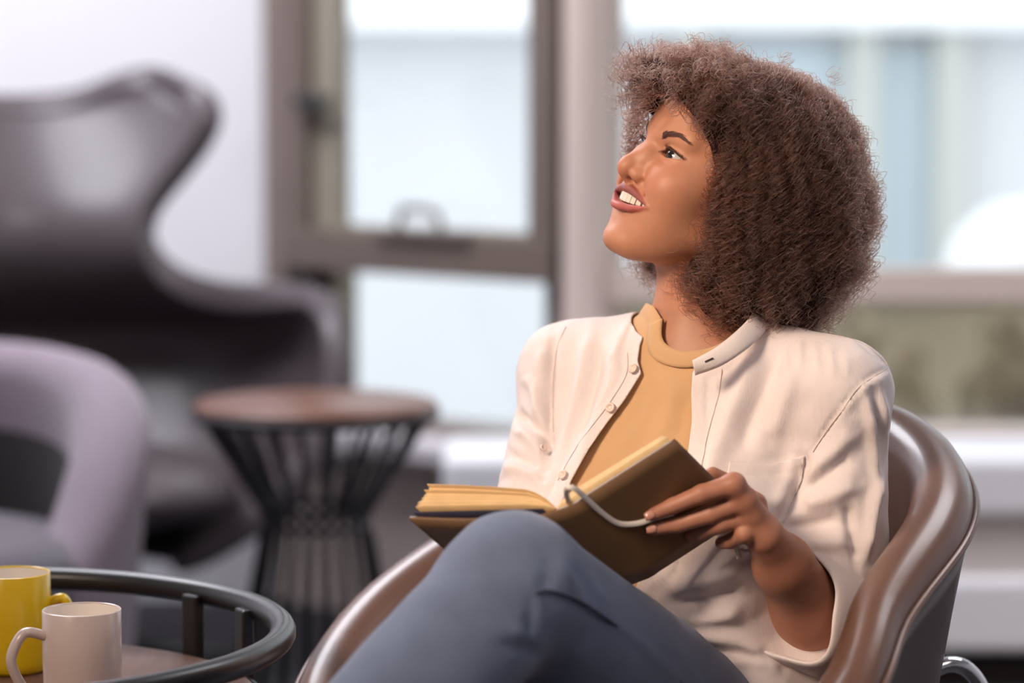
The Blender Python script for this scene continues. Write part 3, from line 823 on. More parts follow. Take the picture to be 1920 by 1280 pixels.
def skin_head(p):
    wd = (p @ HR.T.astype(np.float32) / 1000 + HO.astype(np.float32)).astype(np.float32)
    nk = neck(wd) * 1000
    d = smin(head_mm(p), nk, 16)
    q = w2h(NB)
    tr = torso(wd) * 1000
    d = smin(d, tr, 30)
    # collar bones
    return d
V1, Q1 = nets(skin_head, (-205, -105, -250), (36, 105, 114), 1.35)
V1 = relax(V1, Q1, 1, .4)
a1 = V1.copy(); a1[:, 1] = np.abs(a1[:, 1])
mu = np.clip(1.0 - np.maximum(LIPU(a1) - .2, 0), 0, 1); ml = np.clip(1.0 - np.maximum(LIPL(a1) - .2, 0), 0, 1); ms = np.maximum(mu, ml)
ms *= (V1[:, 0] > -40)
inm = ((V1[:, 2] < -54) & (V1[:, 2] > -77) & (a1[:, 1] < 38) & (V1[:, 0] < np.interp(a1[:, 1], LY, LXU) - 2.5) & (V1[:, 0] > -40)).astype(float)
skc = np.array(C(192, 134, 104)); lip = np.array(C(176, 92, 84)); mouth = np.array(C(150, 78, 72)); blush = np.array(C(196, 118, 88))
bl = np.exp(-(((a1 - np.array([-18, 38, -40])) / 20) ** 2).sum(1)) * .6 + np.exp(-(((a1 - np.array([18, 0, -36])) / 10) ** 2).sum(1)) * .5
col1 = skc + (blush - skc) * bl[:, None]
col1 = col1 + (np.where((mu > ml)[:, None], np.array(C(148, 80, 72)), np.array(C(182, 98, 90))) - col1) * ms[:, None]
col1 = col1 + (mouth - col1) * inm[:, None]
tt = (a1[:, 1] - 31) / 15.5
zue = -7 + 6.3 * (1 - tt * tt) + 1.0 * tt
ln_ = np.exp(-((V1[:, 2] - zue - .2) / .9) ** 2) * (np.abs(tt) < .98) * (V1[:, 0] > -28)
col1 = col1 + (np.array(C(44, 28, 24)) - col1) * (ln_ * .9)[:, None]
W1 = h2w(V1)
# hand and forearm
def hand_chains():
    J = lambda *q: on_cover(*q)
    idx = [J(1376, 908, .044), J(1316, 926, .033), J(1262, 948, .016), J(1224, 964, .0105)]
    mid = [J(1397, 938, .050), J(1334, 963, .038), J(1270, 983, .018), J(1226, 991, .0105)]
    rin = [J(1409, 967, .054), J(1352, 982, .043), J(1316, 997, .022), J(1297, 1004, .012)]
    lit = [J(1416, 990, .052), J(1396, 1001, .064), J(1370, 1014, .040), J(1352, 1018, .026)]
    th = [J(1424, 985, .050), J(1415, 946, .030), J(1372, 912, -.016), J(1336, 890, -.018)]
    return idx, mid, rin, lit, th
HC_ = hand_chains()
def arm_hand(p):
    d = None
    for ch, r in zip(HC_[:4], ((.0105, .0092, .0078, .0064), (.0105, .0094, .008, .0066), (.010, .009, .0076, .0064), (.0095, .0086, .0072, .006))):
        e = chain(p, ch, r, .003)
        d = e if d is None else smin(d, e, .0022)
    pal = None
    for ch, r in zip(HC_[:4], (.0115, .0125, .0125, .0115)):
        e = capsule(p, LW + (ch[0] - LW) * .12, ch[0], .0125, r); pal = e if pal is None else smin(pal, e, .006)
    d = smin(d, pal, .005)
    d = smin(d, chain(p, HC_[4], (.012, .0115, .0105, .008), .004), .006)
    sd = nrm(np.cross(LE - LW, [0, -1, 0.3]))
    arm = chain(p, [LE, LE + (LW - LE) * .30, LE + (LW - LE) * .72, LW], [.0385, .038, .0275, .019], .016)
    d = smin(d, arm, .009)
    d = smin(d, capsule(p, LS, LE, .045, .039), .02)
    return d
bb = np.array([LW, LE] + [q for c in HC_ for q in c])
V2, Q2 = nets(arm_hand, bb.min(0) - .055, bb.max(0) + .06, .0015)
V2 = relax(V2, Q2, 1, .4)
col2 = np.tile(np.array(C(176, 120, 96)), (len(V2), 1))  # hand and forearm darker than the face, shade put into the colour
def rarm(p):
    d = chain(p, [RS, RE, RW], [.034, .032, .026])
    for k, s in enumerate((-.022, -.008, .006, .019)):
        b = RW + nrm(L_h - S_h) * (.05 + (.01 if k in (1, 2) else 0)) + SPN / np.linalg.norm(SPN) * s
        m_ = RW + nrm(L_h - S_h) * .02 + SPN / np.linalg.norm(SPN) * s * .8
        d = smin(d, chain(p, [RW, m_, b], [.019, .0115, .0072]), .006)
    d = smin(d, chain(p, [RW, RW - nL * .02 + nrm(L_h - S_h) * .03], [.016, .009]), .01)
    return d
bb = np.array([RE, RW, L_h])
V3, Q3 = nets(rarm, bb.min(0) - .06, bb.max(0) + .06, .003)
# hidden trunk
V4, Q4 = nets(lambda p: smin(torso(p), neck(p), .03), HM - np.array([.3, .3, .15]), NB + np.array([.3, .3, -.02]), .009)
col3 = np.tile(np.array(C(188, 132, 106)), (len(V3) + len(V4), 1))
Vb, Fb = merge([(W1, Q1), (V2, Q2), (V3, Q3), (V4, Q4)])
person = mesh_obj('person', Vb, Fb, M['skin'], None, col=np.concatenate([col1, col2, col3]))
tag(person, 'woman with curly brown hair, white shirt and jeans reading in barrel chair', 'person')
# nails
mat('nail', C(196, 140, 122), .25, coat=.4)
for ch in HC_[:2]:
    t_ = nrm(ch[3] - ch[2]); n_ = nrm(np.array([0, -1, .25]) - t_ * (np.array([0, -1, .25]) @ t_)); b_ = np.cross(t_, n_)
    Vn = [ch[3] + t_ * (.0035 + .0048 * u) + b_ * .0042 * v_ * math.sqrt(max(1 - .55 * u * u, .1)) + n_ * (.0066 - .0016 * v_ * v_ - .0012 * max(u, 0) ** 2) for u in np.linspace(-1, 1, 8) for v_ in np.linspace(-1, 1, 7)]
    o = mesh_obj('fingernail', Vn, gridf(8, 7), M['nail'], person); o.modifiers.new('t', 'SOLIDIFY').thickness = .0008
# eyes, teeth
def eye_mesh(sy):
    c0 = np.array([-21, 31 * sy, -7.0]); r = 12.3
    v, f = [], []
    nu, nv = 40, 24
    gz = nrm([1, .10, .12])
    e1 = nrm(np.cross(gz, [0, 0, 1])); e2 = np.cross(e1, gz)
    for i in range(nu):
        for j in range(nv):
            ph = 2 * math.pi * i / nu; th_ = math.pi * (j / (nv - 1)) ** 1.3
            dv = gz * math.cos(th_) + (e1 * math.cos(ph) + e2 * math.sin(ph)) * math.sin(th_)
            bulge = 1 + .03 * math.exp(-(th_ / .42) ** 4)
            v.append(c0 + dv * r * bulge)
    v = np.array(v); th_ = np.arccos(np.clip(((v - c0) / np.linalg.norm(v - c0, axis=1)[:, None]) @ gz, -1, 1))
    col = np.tile(np.array(C(206, 196, 190)), (len(v), 1)); col[th_ < .55] = C(40, 26, 19); col[th_ < .24] = C(8, 6, 6)
    o = mesh_obj('eye', h2w(v), gridf(nu, nv, cu=True), M['eye'], person, col=col)
for s in (1, -1): eye_mesh(s)
def teeth():
    for k in range(-6, 6):
        yc = (k + .5) * 5.9
        xc = LXU[0] + .6 - yc * yc / 60
        h = 12.0 - 5.2 * (yc / 39) ** 2
        def fn(p, yc=yc, xc=xc, h=h):
            q = p - np.array([xc - 2, yc, -56.0 - h / 2], np.float32)
            sl = -2 * yc / 56; nn = nrm([1, -sl, 0]); tt = nrm([sl, 1, 0])
            u = q @ nn.astype(np.float32); v_ = q @ tt.astype(np.float32); w_ = q[:, 2]
            dd = np.stack([np.abs(u) - 1.6, np.abs(v_) - 2.2, np.abs(w_) - h / 2 + 1.0], 1)
            return np.sqrt((np.maximum(dd, 0) ** 2).sum(1)) + np.minimum(dd.max(1), 0) - .8
        v, f = nets(fn, (xc - 7, yc - 6, -76), (xc + 4, yc + 6, -52), .55)
        mesh_obj('tooth', h2w(v), f, M['tooth'], person)
teeth()

# curves (hair) helper
def strands(name, S, rad, m, parent):
    hc = bpy.data.hair_curves.new(name)
    hc.add_curves([len(s) for s in S])
    P_ = np.concatenate(S).astype(np.float32)
    hc.position_data.foreach_set('vector', P_.ravel())
    R_ = np.concatenate([np.broadcast_to(r, (len(s),)) for s, r in zip(S, rad)]).astype(np.float32)
    at = hc.attributes.get('radius') or hc.attributes.new('radius', 'FLOAT', 'POINT')
    at.data.foreach_set('value', R_)
    hc.materials.append(m)
    o = bpy.data.objects.new(name, hc); COL.objects.link(o); o.parent = parent
    o.matrix_parent_inverse = Matrix.Translation(parent.location).inverted()
    return o
rs = np.random.RandomState(11)
def surf_x(y, z, x0=30):
    """front skin surface (head space) found by marching backwards"""
    x = np.full(len(y), float(x0))
    for _ in range(22):
        p = np.stack([x, y, z], 1).astype(np.float32); x = x - np.maximum(head_mm(p), 0)
    return x
for s in (1, -1):
    n = 330; t = rs.rand(n) ** 1.15; yy = 19 + 28 * t; mid_ = 8.0 + 8.0 * np.sin(np.minimum(t / .8, 1) * 1.57) - 3 * np.maximum(t - .65, 0) / .35
    zz = mid_ + (rs.rand(n) - .5) * (5.8 * (1 - t) ** .7 + .8)
    root = np.stack([surf_x(s * yy, zz), s * yy, zz], 1)
    d = np.stack([np.full(n, .25), s * (.75 + .5 * t), .65 - 1.1 * t], 1) + rs.normal(size=(n, 3)) * .12
    d /= np.linalg.norm(d, axis=1)[:, None]; ln = 5.5 + rs.rand(n) * 2
    u = np.linspace(0, 1, 5)
    q = root[:, None] + d[:, None] * (ln[:, None] * u)[..., None]
    q[..., 0] += .6 * np.sin(u * 3.1)
    x2 = surf_x(q[..., 1].ravel(), q[..., 2].ravel()).reshape(n, 5); q[..., 0] = np.clip(q[..., 0], x2 + .2, x2 + 1.0)
    strands('eyebrow', [h2w(k) for k in q], [np.array([.00026, .00026, .00022, .00016, .00008])] * n, M['brow_hair'], person)
    S = []
    for i in range(90):
        t = rs.uniform(-.98, 1.05); yv = 31 + 15.2 * t; z0 = -7 + 6.2 * (1 - min(t * t, 1)) + 1.0 * t
        xr = -21 + math.sqrt(max(13.9 ** 2 - (yv - 31) ** 2 - (z0 + 7) ** 2, 1)) - .2
        ln = 4.2 + 2.2 * t
        d = np.array([.9, .2 + .6 * t, .1])
        q = [np.array([xr, s * yv, z0]) + np.array([d[0] * u * ln, s * d[1] * u * ln, (d[2] * u + .5 * u * u) * ln]) for u in np.linspace(0, 1, 6)]
        S.append(h2w(np.array(q)))
    strands('eyelash', S, [np.linspace(.0005, .0001, 6)] * len(S), M['lash_hair'], person)

# ------------------------------------------------------------------ hair
def scalp(p): return ell(p, (-92, 0, 22), (93, 72, 86))
ENV = [((-140, 0, -8), (112, 128, 116)), ((-40, 0, 50), (70, 92, 66)), ((-188, 12, -50), (86, 112, 90)), ((-112, 0, -62), (70, 118, 92)), ((-150, 40, -96), (72, 78, 72)), ((0, -26, 52), (47, 80, 48)), ((-190, 30, -110), (66, 76, 62)), ((-105, 62, -92), (44, 46, 66)), ((-98, -76, -88), (46, 44, 62))]
def env(p):
    d = None
    for c, r in ENV:
        e = ell(p, c, r); d = e if d is None else smin(d, e, 22)
    return d
FACE = [(1130, 500), (1120, 330), (1185, 262), (1215, 215), (1245, 186), (1272, 192), (1300, 226), (1326, 275), (1338, 330), (1332, 400), (1316, 440), (1290, 480), (1262, 500), (1240, 540), (1236, 600), (1180, 600)]
def face_cut(p):
    """space kept free in front of and beside the face (head space)"""
    d = ell(p, (14, 8, -46), (62, 66, 92))
    d = np.minimum(d, ell(p, (-20, 60, -62), (42, 70, 66)))
    return d
def hair():
    rs = np.random.RandomState(4)
    v, q = nets(lambda p: smax(np.minimum(env(p) + 20 + 5 * noise3(p, .09, 3), scalp(p) - 4), -smin(face_cut(p), ell(p, (0, 0, -25), (50, 70, 75)), 10), 6), (-290, -150, -190), (60, 150, 130), 4.0)
    wv = h2w(v)
    g = -poly_sd(proj(wv), FACE) * ((v[:, 1] > -20)) - (v[:, 1] <= -20) * 50
    wv, q = clip(wv, q, g + 6)
    mesh_obj('hair_mass', wv, q, M['hair_bulk'], person)
    # roots on the scalp behind the hairline
    n0 = 2600
    u = rs.normal(size=(n0 * 3, 3)); u /= np.linalg.norm(u, axis=1)[:, None]
    R_ = np.array([-92, 0, 22]) + u * np.array([93, 72, 86])
    ok = ((R_[:, 2] > 50) & (R_[:, 0] < 4)) | ((R_[:, 2] > -20) & (R_[:, 0] < -48)) | ((R_[:, 2] > -62) & (R_[:, 0] < -95))
    R_ = R_[ok]; RN = (R_ - np.array([-92, 0, 22])) / np.array([93, 72, 86]) ** 2; RN /= np.linalg.norm(RN, axis=1)[:, None]
    # lock tips on and under the outer surface
    NL = 1500
    ctr = np.array([-125, 0, -10.])
    dirs = rs.normal(size=(NL * 2, 3)); dirs /= np.linalg.norm(dirs, axis=1)[:, None]
    dirs[:, 1] += .25; dirs /= np.linalg.norm(dirs, axis=1)[:, None]
    t = np.zeros(len(dirs)); 
    lo = np.zeros(len(dirs)); hi = np.full(len(dirs), 260.)
    for _ in range(18):
        m_ = (lo + hi) / 2; e = env((ctr + dirs * m_[:, None]).astype(np.float32)); lo = np.where(e < 0, m_, lo); hi = np.where(e < 0, hi, m_)
    tips = ctr + dirs * (lo * rs.uniform(.86, 1.03, len(dirs)))[:, None]
    S = []; RAD = []
    down = HR.T @ np.array([0, 0, -1.0])       # gravity in head space
    for i in range(len(tips)):
        T = tips[i]
        dd = ((R_ - (T - down * 45)) ** 2).sum(1); j = np.argsort(dd)[rs.randint(0, 8)]
        r0 = R_[j]; n_ = RN[j]; L = np.linalg.norm(T - r0)
        if L < 18: continue
        p1 = r0 + n_ * L * .55 - down * L * .12
        ns = 10
        pitch = rs.uniform(9.5, 15); cr = rs.uniform(3.2, 5.6)
        spread = rs.uniform(2.2, 5.5)
        for s_ in range(ns):
            off = rs.normal(size=3) * spread
            b0 = r0 + rs.normal(size=3) * 2; b1 = p1 + off * .8; b2 = T + off + rs.normal(size=3) * 4
            m_ = int(min(max(L / pitch * 8 * .8, 26), 110))
            tt = np.linspace(rs.uniform(.15, .35), rs.uniform(.9, 1.0), m_)[:, None]
            c = (1 - tt) ** 2 * b0 + 2 * tt * (1 - tt) * b1 + tt * tt * b2
            tg = np.gradient(c, axis=0); tg /= np.linalg.norm(tg, axis=1)[:, None] + 1e-9
            a = np.cross(tg, down); a /= np.linalg.norm(a, axis=1)[:, None] + 1e-6; b = np.cross(tg, a)
            ln = L * 1.1 * tt[:, 0]
            ph = 2 * math.pi * ln / pitch + rs.normal() * .7 + rs.choice([0, 0, 0, 3]) + .6 * np.sin(ln * .11 + rs.rand() * 6)
            rr = cr * (.55 + .45 * tt[:, 0]) * rs.uniform(.7, 1.3)
            c = c + a * (rr * np.cos(ph))[:, None] + b * (rr * np.sin(ph))[:, None]
            S.append(c); RAD.append(rs.uniform(.00017, .00027) * np.concatenate([np.ones(m_ - 4), np.linspace(1, .4, 4)]))
    # keep the face clear
    allp = np.concatenate(S); ln = np.array([len(s) for s in S]); st = np.concatenate([[0], np.cumsum(ln)[:-1]])
    wp = h2w(allp); sd = poly_sd(proj(wp), FACE)
    hidden = (allp[:, 1] < -12)
    hd = head_mm(allp.astype(np.float32))
    bad = (hd < -1) & (allp[:, 0] > -40)
    nb = np.add.reduceat(bad.astype(int), st)
    mn = np.minimum.reduceat(np.where(hidden, 99., sd), st)
    keep = (nb == 0) & (mn > -rs.exponential(6.0, len(S)))
    S2 = [wp[a:a + k] for a, k, z in zip(st, ln, keep) if z]; R2 = [r for r, z in zip(RAD, keep) if z]
    # loose curls at the edge of the forehead, temple and the far side
    def curl(px0, Y0, turns, rad, drop, n=1):
        for _ in range(n):
            p0 = P(px0[0] + rs.normal() * 4, px0[1] + rs.normal() * 4, Y0 + rs.normal() * .004)
            m_ = int(turns * 12); t_ = np.linspace(0, 1, m_)
            dr = np.array(drop) * (.8 + .4 * rs.rand()); ph = 2 * math.pi * turns * t_ + rs.rand() * 6
            c = p0 + t_[:, None] * dr + np.stack([rad * np.cos(ph), rad * .8 * np.sin(ph), rad * .7 * np.sin(ph + .8)], 1)
            S2.append(c); R2.append(np.full(m_, .00024))
    curl((1262, 190), 2.845, 2.6, .0045, (.006, -.004, -.012), 5)
    curl((1300, 225), 2.83, 3, .004, (.014, -.004, -.022), 5)
    curl((1328, 305), 2.81, 2, .0038, (.003, -.003, -.01), 2)
    for k in range(7):
        curl((1180 + 4 * k, 205 + 3 * k), 2.965, 5, .0045, (-.004, 0, -.05), 7)
    for px, py in ((1640, 330), (1636, 360), (1645, 400), (1560, 130), (1470, 100), (1380, 85)):
        curl((px, py), 2.96, 2.4, .0055, (.006, 0, -.016), 3)
    strands('hair', S2, R2, M['hair_strand'], person)
    return len(S2), sum(len(s) for s in S2)
print('hair', hair())

# ------------------------------------------------------------------ clothes
FOLD_GAIN = 1.0
def fold_disp(V, N, folds):
    """raise (+) or sink (-) ridges along polylines drawn over the camera side of a garment"""
    pp = proj(V); vis = np.clip(-(N @ nrm([0, -1, .05]) * -1) * 3, 0, 1)
    D = np.zeros(len(V))
    for line, wd, am in folds:
        sp = spline(line, 5) if len(line) > 2 else np.array(line, float)
        d = polyline_dist(pp, sp)
        # fade towards both ends
        k = np.minimum(np.linalg.norm(pp - sp[0], axis=1), np.linalg.norm(pp - sp[-1], axis=1))
        L = np.linalg.norm(np.diff(sp, axis=0), axis=1).sum()
        fade = np.clip(k / (L * .18 + 1e-6), .25, 1)
        D += am * FOLD_GAIN / 1000 * np.exp(-(d / wd) ** 2) * fade
    return V + N * (D * vis)[:, None]
def garment(name, V, F_, m, parent, thick=.0018, offset=-1):
    o = mesh_obj(name, V, F_, M[m], parent)
    s = o.modifiers.new('thick', 'SOLIDIFY'); s.thickness = thick; s.offset = offset
    return o

# --- T-shirt
def tee_sd(p): return smin(torso(p), neck(p), .03) - .005
lo = HM - np.array([.28, .26, .02]); hi = NB + np.array([.26, .26, .06])
v, q = nets(tee_sd, lo, hi, .0042)
qn = tl(v.astype(np.float32))
ncx = np.array([.012, 0, HTOR - .002])
rr_ = (qn - ncx) / np.array([.068, .070, .048])
g = 1 - np.sqrt((rr_ ** 2).sum(1))
NK = [(1150, 480), (1190, 556), (1226, 574), (1241, 598), (1240, 632), (1252, 650), (1286, 661), (1340, 652), (1400, 610), (1460, 480)]
g = np.maximum(np.where(qn[:, 0] > -.02, -poly_sd(proj(v), NK) / 150, -1), (qn[:, 2] - HTOR - .022 - .03 * (qn[:, 0] > 0)) * 8)
v, q, g2 = clip(v, q, g, g)
N = normals(v, q); rib = np.exp(-((g2 + .08) / .075) ** 6)
v = v + N * (.0016 * rib)[:, None]
v = fold_disp(v, N, [([(1262, 710), (1250, 790), (1215, 860)], 14, 2.5), ([(1225, 720), (1200, 790), (1150, 850)], 12, 2.2), ([(1290, 730), (1280, 800), (1262, 830)], 9, -1.5)])
tshirt = garment('t_shirt', v, q, 'tshirt_cotton', person, .0016)
tshirt['label'] = 'mustard tan crew neck T-shirt'

TV, TN = v, normals(v, q)
TPX = proj(TV); tok = TN[:, 1] < .15
top_ = spline([(1243, 596), (1240, 628), (1252, 648), (1286, 659), (1340, 650), (1384, 622)], 7)
bot_ = spline([(1216, 610), (1214, 650), (1230, 676), (1280, 690), (1350, 678), (1400, 648)], 7)
rows = []
for u in np.linspace(0, 1, 6):
    ln_ = top_ + (bot_ - top_) * u; r_ = []
    for p_ in ln_:
        i_ = np.argsort(np.where(tok, np.linalg.norm(TPX - p_, axis=1), 1e9))[:5]
        Y_ = np.average(TV[i_, 1], weights=1 / (1 + np.linalg.norm(TPX[i_] - p_, axis=1)))
        r_.append(P(p_[0], p_[1], Y_ - .0022))
    rows.append(r_)
rows = np.array(rows)
for _ in range(6): rows[:, 1:-1] = (rows[:, :-2] + rows[:, 2:] + 2 * rows[:, 1:-1]) / 4
garment('neck_rib', rows.reshape(-1, 3), gridf(6, len(top_)), 'tshirt_cotton', tshirt, .002, 0)
# --- shirt
CUFF_A = P(1566, 1162, 2.862); CUFF_B = P(1480, 1134, 2.80)
CAX = nrm(CUFF_B - CUFF_A).astype(np.float32)
def shirt_sd(p):
    t = tl(p)
    loose = .012 + .024 * np.clip((HTOR - .12 - t[:, 2]) / .30, 0, 1)
    d = torso(p) - loose
    d = smin(d, ell(t, (.03, 0, .03), (.125, .175, .12)), .05)
    sl = chain(p, [LS + UT * .004, LS * .5 + LE * .5 + np.array([.004, 0, 0]), LE], [.047, .052, .057])
    sl = smin(sl, smax(capsule(p, CUFF_A - (CUFF_B - CUFF_A) * .2, CUFF_B, .060, .056), (p - CUFF_A.astype(np.float32)) @ CAX - .014, .006), .025)
    sr = chain(p, [RS + UT * .004, RS * .5 + RE * .5, RE, RE + (RW - RE) * .55], [.046, .050, .054, .046])
    return smin(d, np.minimum(sl, sr), .022)
pts_ = np.array([HM, NB, LS, RS, LE, RE, CUFF_B])
v, q = nets(shirt_sd, np.array([pts_[:, 0].min() - .09, 2.62, .44]), np.array([pts_[:, 0].max() + .10, 3.17, NB[2] + .06]), .0036)
v = relax(v, q, 2, .5); N = normals(v, q)
FOLDS = [
 ([(1425, 650), (1385, 740), (1340, 850), (1310, 960)], 20, 5), ([(1460, 660), (1420, 760), (1385, 860)], 16, -4), ([(1490, 680), (1470, 760), (1440, 830)], 18, 3.5),
 ([(1530, 650), (1535, 700)], 6, 1.6), ([(1500, 640), (1503, 690)], 6, 1.6), ([(1555, 650), (1565, 700)], 6, 1.6), ([(1475, 650), (1472, 700)], 6, 1.4), ([(1585, 665), (1590, 700)], 5, 1.5),
 ([(1545, 600), (1600, 632), (1650, 672), (1672, 690)], 4, -1.8), ([(1672, 688), (1620, 715), (1570, 775), (1520, 850)], 5, -2.6), ([(1665, 702), (1612, 730), (1565, 790)], 9, 2.2),
 ([(1520, 845), (1500, 890), (1470, 960), (1440, 1015)], 16, -6), ([(1500, 850), (1480, 900), (1452, 960)], 14, 4),
 ([(1618, 720), (1632, 800), (1640, 900), (1630, 990), (1612, 1075)], 9, 6), ([(1650, 720), (1655, 800), (1650, 880), (1628, 960)], 8, 4), ([(1638, 740), (1646, 840), (1640, 930)], 7, -4),
 ([(1600, 800), (1560, 850), (1500, 900)], 16, 4), ([(1610, 900), (1560, 930), (1500, 950)], 16, 4), ([(1600, 850), (1550, 890), (1500, 925)], 12, -4),
 ([(1590, 940), (1598, 1000), (1610, 1060)], 10, -5), ([(1600, 1010), (1540, 1020), (1480, 1030)], 16, 4), ([(1580, 970), (1520, 985), (1470, 990)], 12, -4), ([(1608, 1085), (1570, 1062), (1520, 1045)], 10, 4),
 ([(1112, 610), (1096, 700), (1070, 800), (1040, 880)], 13, 5), ([(1130, 640), (1110, 730), (1085, 820)], 10, -3.5), ([(1165, 640), (1150, 720), (1110, 800), (1080, 880)], 14, 4),
 ([(1040, 615), (1032, 700), (1030, 800), (1020, 900)], 7, -5), ([(1022, 640), (1012, 720), (1008, 800)], 12, 4), ([(1185, 600), (1165, 640), (1150, 690)], 10, 3),
 ([(962, 768), (985, 790), (1020, 812), (1032, 840)], 9, -7), ([(972, 800), (1000, 830), (1020, 860)], 12, 4), ([(940, 880), (980, 880), (1020, 900)], 12, 4), ([(950, 850), (975, 862), (1010, 880)], 9, -4), ([(985, 700), (1005, 740), (1012, 790)], 10, 3),
 ([(1240, 1110), (1330, 1080), (1400, 1060)], 18, 5), ([(1230, 1150), (1320, 1160), (1400, 1140)], 16, 5), ([(1260, 1130), (1330, 1125), (1400, 1105)], 12, -4), ([(1290, 1190), (1360, 1200), (1440, 1230)], 16, 5), ([(1330, 1260), (1400, 1240), (1470, 1260)], 14, 4), ([(1300, 1225), (1370, 1222), (1430, 1245)], 12, -5),
]
FOLD_GAIN = 1.55
v = fold_disp(v, N, FOLDS)
FOLD_GAIN = 1.0
N = normals(v, q)
v = v + N * (.0011 * noise3(v, 95, 7) + .0007 * noise3(v, 210, 8))[:, None]
pp = proj(v)
OPEN = [(1262, 520), (1236, 575), (1214, 612), (1200, 648), (1196, 676), (1203, 700), (1170, 752), (1137, 795), (1104, 842), (1072, 900), (1052, 950), (1010, 1040), (980, 1200), (1180, 1200), (1196, 1092), (1240, 1060), (1270, 960), (1288, 870), (1298, 790), (1297, 740), (1299, 700), (1306, 688), (1350, 668), (1396, 632), (1400, 560)]
front = tl(v.astype(np.float32))[:, 0] > -.005
sdo = poly_sd(pp, OPEN)
sdo = np.where(front, sdo, 200.)
tq = tl(v.astype(np.float32))
neckcut = (1 - np.sqrt((((tq - np.array([.0, 0, HTOR + .012])) / np.array([.078, .080, .05])) ** 2).sum(1))) * 100
hem = (np.array([0, 0, .50]) - v)[:, 2] * 1000
ax_ = nrm(CUFF_B - CUFF_A); ua = nrm(LE - LS)
# sleeve end: cut across the forearm
G = np.maximum(np.maximum(-sdo, neckcut), hem)
# placket: a doubled strip along the opening
edge = np.exp(-(np.clip(sdo, 0, None) / 26) ** 10)
v = v + N * (.0016 * edge)[:, None]
stitch = np.exp(-((sdo - 29) / 2.2) ** 2); v = v - N * (.0012 * stitch * front)[:, None]
vs_, qs_, sd2 = clip(v, q, G, sdo)
shirt = garment('shirt', vs_, qs_, 'shirt_linen', person, .0016)
shirt['label'] = 'white linen shirt worn open'
SV = v; SN = N; SQ = q; SPX = pp; SFR = front
def shirt_pt(px, py, off=.0):
    ok = (SN @ np.array([0, -1., .1])) > .1
    d = np.where(ok, np.linalg.norm(SPX - np.array([px, py]), axis=1), 1e9); i = np.argsort(d)[:6]
    i = i[np.argsort(SV[i, 1])[:3]]
    n = nrm(SN[i].mean(0)); return SV[i].mean(0) + n * off, n
# pocket patch
PK = [(1366, 866), (1440, 872), (1510, 852), (1500, 905), (1470, 975), (1440, 1010), (1400, 1030), (1340, 1020)]
sp = poly_sd(pp, PK); sp = np.where((N[:, 1] < -.2), sp, 100.)
ridge = np.exp(-((polyline_dist(pp, spline([(1366, 866), (1440, 872), (1510, 852)], 5)) - 22) / 3) ** 2)
pv, pq = clip(v + N * (.0030 - .0012 * ridge)[:, None], q, np.maximum(sp, G))
pk = garment('pocket', pv, pq, 'shirt_linen', shirt, .0018)
# collar band
def collar(line, name):
    L_ = spline(line, 8); V_ = []
    for k, (a, b, Y) in enumerate(L_): V_.append(P(a, b, Y))
    return np.array(V_)
bot = collar([(1303, 701, 2.822), (1352, 683, 2.820), (1402, 650, 2.834), (1436, 614, 2.875), (1434, 588, 2.95), (1394, 572, 3.01)], 'c')
top = collar([(1298, 676, 2.818), (1342, 652, 2.824), (1384, 618, 2.842), (1412, 585, 2.88), (1408, 560, 2.95), (1372, 548, 3.0)], 'c')
rows = [bot + (top - bot) * t + np.array([-.0, -.003, 0]) * math.sin(math.pi * t) for t in np.linspace(-.05, 1, 6)]
mesh_ = np.stack(rows, 0).reshape(-1, 3)
o = garment('collar_band', mesh_, gridf(6, len(bot)), 'shirt_linen', shirt, .0024, 0)
# buttons and button hole
def disc(px, py, r, m, name, par, h=.0022):
    c, n = shirt_pt(px, py, .003); a = nrm(np.cross(n, [0, 0, 1])); b_ = np.cross(n, a)
    pr = [(0, h * .45), (r * .45, h * .45), (r * .6, h), (r * .85, h), (r, h * .5), (r * .92, 0), (0, 0)]
    v_, f_ = lathe(pr, 20); v_ = c + v_[:, :1] * a + v_[:, 1:2] * b_ + v_[:, 2:] * n
    o = mesh_obj(name, v_, f_, M[m], par); return c, n, a, b_
for px, py in ((1189, 692), (1147, 762), (1058, 892), (1016, 842)):
    c, n, a, b_ = disc(px, py, .0052 if px != 1016 else .004, 'button_shell', 'button', shirt)
c0_, n0_ = P(1318, 676, 2.8165), 0
v_, f_ = tube([P(1322, 678, 2.8155), P(1337, 671, 2.816)], .0008, 6); mesh_obj('buttonhole', v_, f_, M['thread_dark'], shirt)

mat('thread', C(206, 190, 184), .8)
def seam(line, r=.00045):
    pts = np.array([shirt_pt(a, b_, .0004)[0] for a, b_ in spline(line, 8)])
    for _ in range(3): pts[1:-1] = (pts[:-2] + pts[2:] + 2 * pts[1:-1]) / 4
    v_, f_ = tube(pts, r, 6); mesh_obj('seam', v_, f_, M['thread'], shirt)
seam([(1352, 690), (1345, 740), (1328, 800), (1318, 850), (1312, 880)])
seam([(1556, 604), (1600, 630), (1645, 664), (1664, 684)])
seam([(1664, 690), (1614, 722), (1568, 780), (1522, 846)], .0006)
seam([(1376, 890), (1440, 896), (1502, 880)]); seam([(1376, 896), (1440, 902), (1500, 886)])
seam([(1176, 660), (1174, 700), (1142, 752), (1108, 800), (1070, 856), (1046, 900)])
seam([(1060, 612), (1040, 660), (1034, 740), (1036, 810)], .0005)
